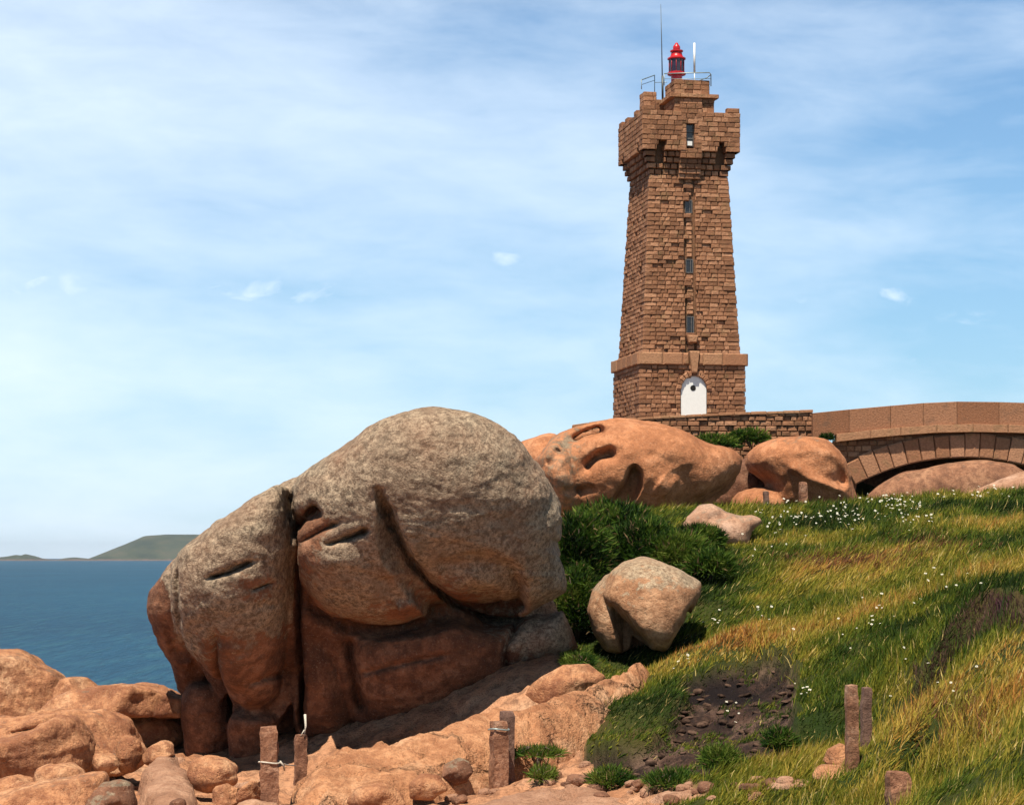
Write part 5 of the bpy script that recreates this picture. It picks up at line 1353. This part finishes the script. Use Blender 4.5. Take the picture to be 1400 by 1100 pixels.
# ------------------------------------------------------------------ thin sea air
def haze():
    m = bpy.data.materials.new('sea_haze'); m.use_nodes = True; nt_ = m.node_tree; nt_.nodes.clear()
    o_ = nt_.nodes.new('ShaderNodeOutputMaterial'); v_ = nt_.nodes.new('ShaderNodeVolumePrincipled')
    v_.inputs['Color'].default_value = (.78, .88, 1, 1); v_.inputs['Density'].default_value = 3.2e-5; v_.inputs['Anisotropy'].default_value = .3
    nt_.links.new(v_.outputs[0], o_.inputs['Volume'])
    tag(plain_boxes('haze', [(-9300, 9300, -950, 16400, -8.0, 112)], m), 'thin bluish sea air', None, None, 'stuff')
haze()
# ------------------------------------------------------------------ sky, sun, camera
EL = math.radians(65); AZ = math.radians(200)      # azimuth clockwise from +Y
world = bpy.data.worlds.new('World'); scene.world = world; world.use_nodes = True
nt = world.node_tree; nt.nodes.clear(); q = NB(nt)
wo = q.n('ShaderNodeOutputWorld'); bg = q.n('ShaderNodeBackground'); q.l(bg.outputs[0], wo.inputs[0])
sky = q.n('ShaderNodeTexSky'); sky.sky_type = 'NISHITA'; sky.sun_disc = False; sky.sun_elevation = EL; sky.sun_rotation = AZ
sky.altitude = 0; sky.air_density = 1.0; sky.dust_density = .3; sky.ozone_density = 3.0
tc = q.n('ShaderNodeTexCoord'); sp = q.n('ShaderNodeSeparateXYZ'); q.l(tc.outputs['Generated'], sp.inputs[0])
az = q.math('ARCTAN2', sp.outputs[0], sp.outputs[1]); el = q.math('ARCSINE', sp.outputs[2])
def cvec(kx, ky, dx=0.0, dy=0.0, tilt=0.0):
    c = q.n('ShaderNodeCombineXYZ')
    q.l(q.math('ADD', q.math('MULTIPLY', az, kx), dx), c.inputs[0])
    q.l(q.math('ADD', q.math('ADD', q.math('MULTIPLY', el, ky), q.math('MULTIPLY', az, tilt)), dy), c.inputs[1])
    return c.outputs[0]
c1 = q.noise(cvec(5, 16, 3.1, 1.7, 1.0), 1.0, 5, .5, .3)       # broad veils
c2 = q.noise(cvec(12, 40, 7.0, 2.0, 1.0), 1.3, 7, .6, .3)      # streaks
c3 = q.noise(cvec(22, 60, 1.0, 5.0, -5.0), 1.2, 6, .6, .6)     # small wisps
bias = q.math('MULTIPLY', q.math('SINE', q.math('MULTIPLY', az, 2.0)), -.40)                            # more veil towards the left of the view
v = q.math('ADD', q.math('ADD', q.math('MULTIPLY', c1, .75), q.math('MULTIPLY', c2, .40)), bias)
veil = q.ramp(v, [(.34, .04), (.60, .42), (.90, .76)])
def gauss(a0, e0, sa, se):
    x = q.math('DIVIDE', q.math('SUBTRACT', az, a0), sa); y = q.math('DIVIDE', q.math('SUBTRACT', el, e0), se)
    r = q.math('ADD', q.math('MULTIPLY', x, x), q.math('MULTIPLY', y, y)); return q.math('POWER', 2.718, q.math('MULTIPLY', r, -1))
def pa(px): return math.atan((px - CX) / F)
def pe(py): return math.atan((HOR - py) / F)
wis = None
for (a, b, sa, sb, k) in ((750, 374, 75, 24, 1.0), (690, 352, 24, 12, .9), (1100, 408, 70, 22, .9), (1150, 337, 90, 9, .55), (1230, 495, 40, 14, .45), (90, 400, 150, 30, 1.0), (400, 400, 130, 30, .8), (20, 598, 40, 22, .6), (40, 60, 160, 40, .7), (730, 305, 30, 16, .8), (1230, 410, 30, 16, .7), (1330, 440, 60, 20, .3), (330, 150, 260, 60, .35)):
    g = q.math('MULTIPLY', gauss(pa(a), pe(b), sa / F, sb / F), k); wis = g if wis is None else q.math('ADD', wis, g)
wisp = q.ramp(q.math('ADD', q.math('MULTIPLY', wis, .55), q.math('MULTIPLY', q.math('SUBTRACT', c3, .5), 1.9)), [(.27, 0.0), (.85, .8)])
wisp = q.math('MULTIPLY', wisp, q.ramp(wis, [(.05, 0.0), (.35, 1.0)]))
cover = q.math('MULTIPLY', q.math('MAXIMUM', veil, wisp), q.ramp(el, [(.26, 1.0), (.5, .12)]))
base = q.mix(1.0, sky.outputs[0], (1.12, 1.52, 1.75), 'MULTIPLY')
lo = q.ramp(el, [(0.0, 1.0), (.10, .35), (.25, 0.0)])
base = q.mix(q.math('MULTIPLY', lo, .62), base, (5.9, 9.1, 12.3))
base = q.mix(1.0, base, q.ramp(el, [(.24, 1.0), (.40, .25)]), 'MULTIPLY')
cl = q.mix(cover, base, (12.8, 14.6, 16.4))
q.l(cl, bg.inputs[0]); bg.inputs[1].default_value = .055
sl = bpy.data.lights.new('sun', 'SUN'); sl.energy = 5.0; sl.angle = math.radians(.5); sl.color = (1.0, .91, .76)
so = bpy.data.objects.new('sun', sl); COL.objects.link(so)
S = Vector((math.cos(EL) * math.sin(AZ), math.cos(EL) * math.cos(AZ), math.sin(EL)))
so.rotation_euler = S.to_track_quat('Z', 'Y').to_euler(); so.location = (-20, -20, 60)
cd = bpy.data.cameras.new('camera'); cam = bpy.data.objects.new('camera', cd); COL.objects.link(cam)
cam.location = (0, 0, CAMZ); cam.rotation_euler = (math.pi / 2, 0, 0)
cd.sensor_width = 36; cd.lens = F / 1400 * 36; cd.shift_y = (HOR - 550) / 1400; cd.clip_end = 80000; cd.clip_start = .5
scene.camera = cam
vs = scene.view_settings; vs.view_transform = 'Standard'; vs.look = 'None'; vs.exposure = .5; vs.gamma = 1
scene.render.engine = 'CYCLES'
scene.cycles.max_bounces = 6; scene.cycles.diffuse_bounces = 1; scene.cycles.transmission_bounces = 2; scene.cycles.glossy_bounces = 2
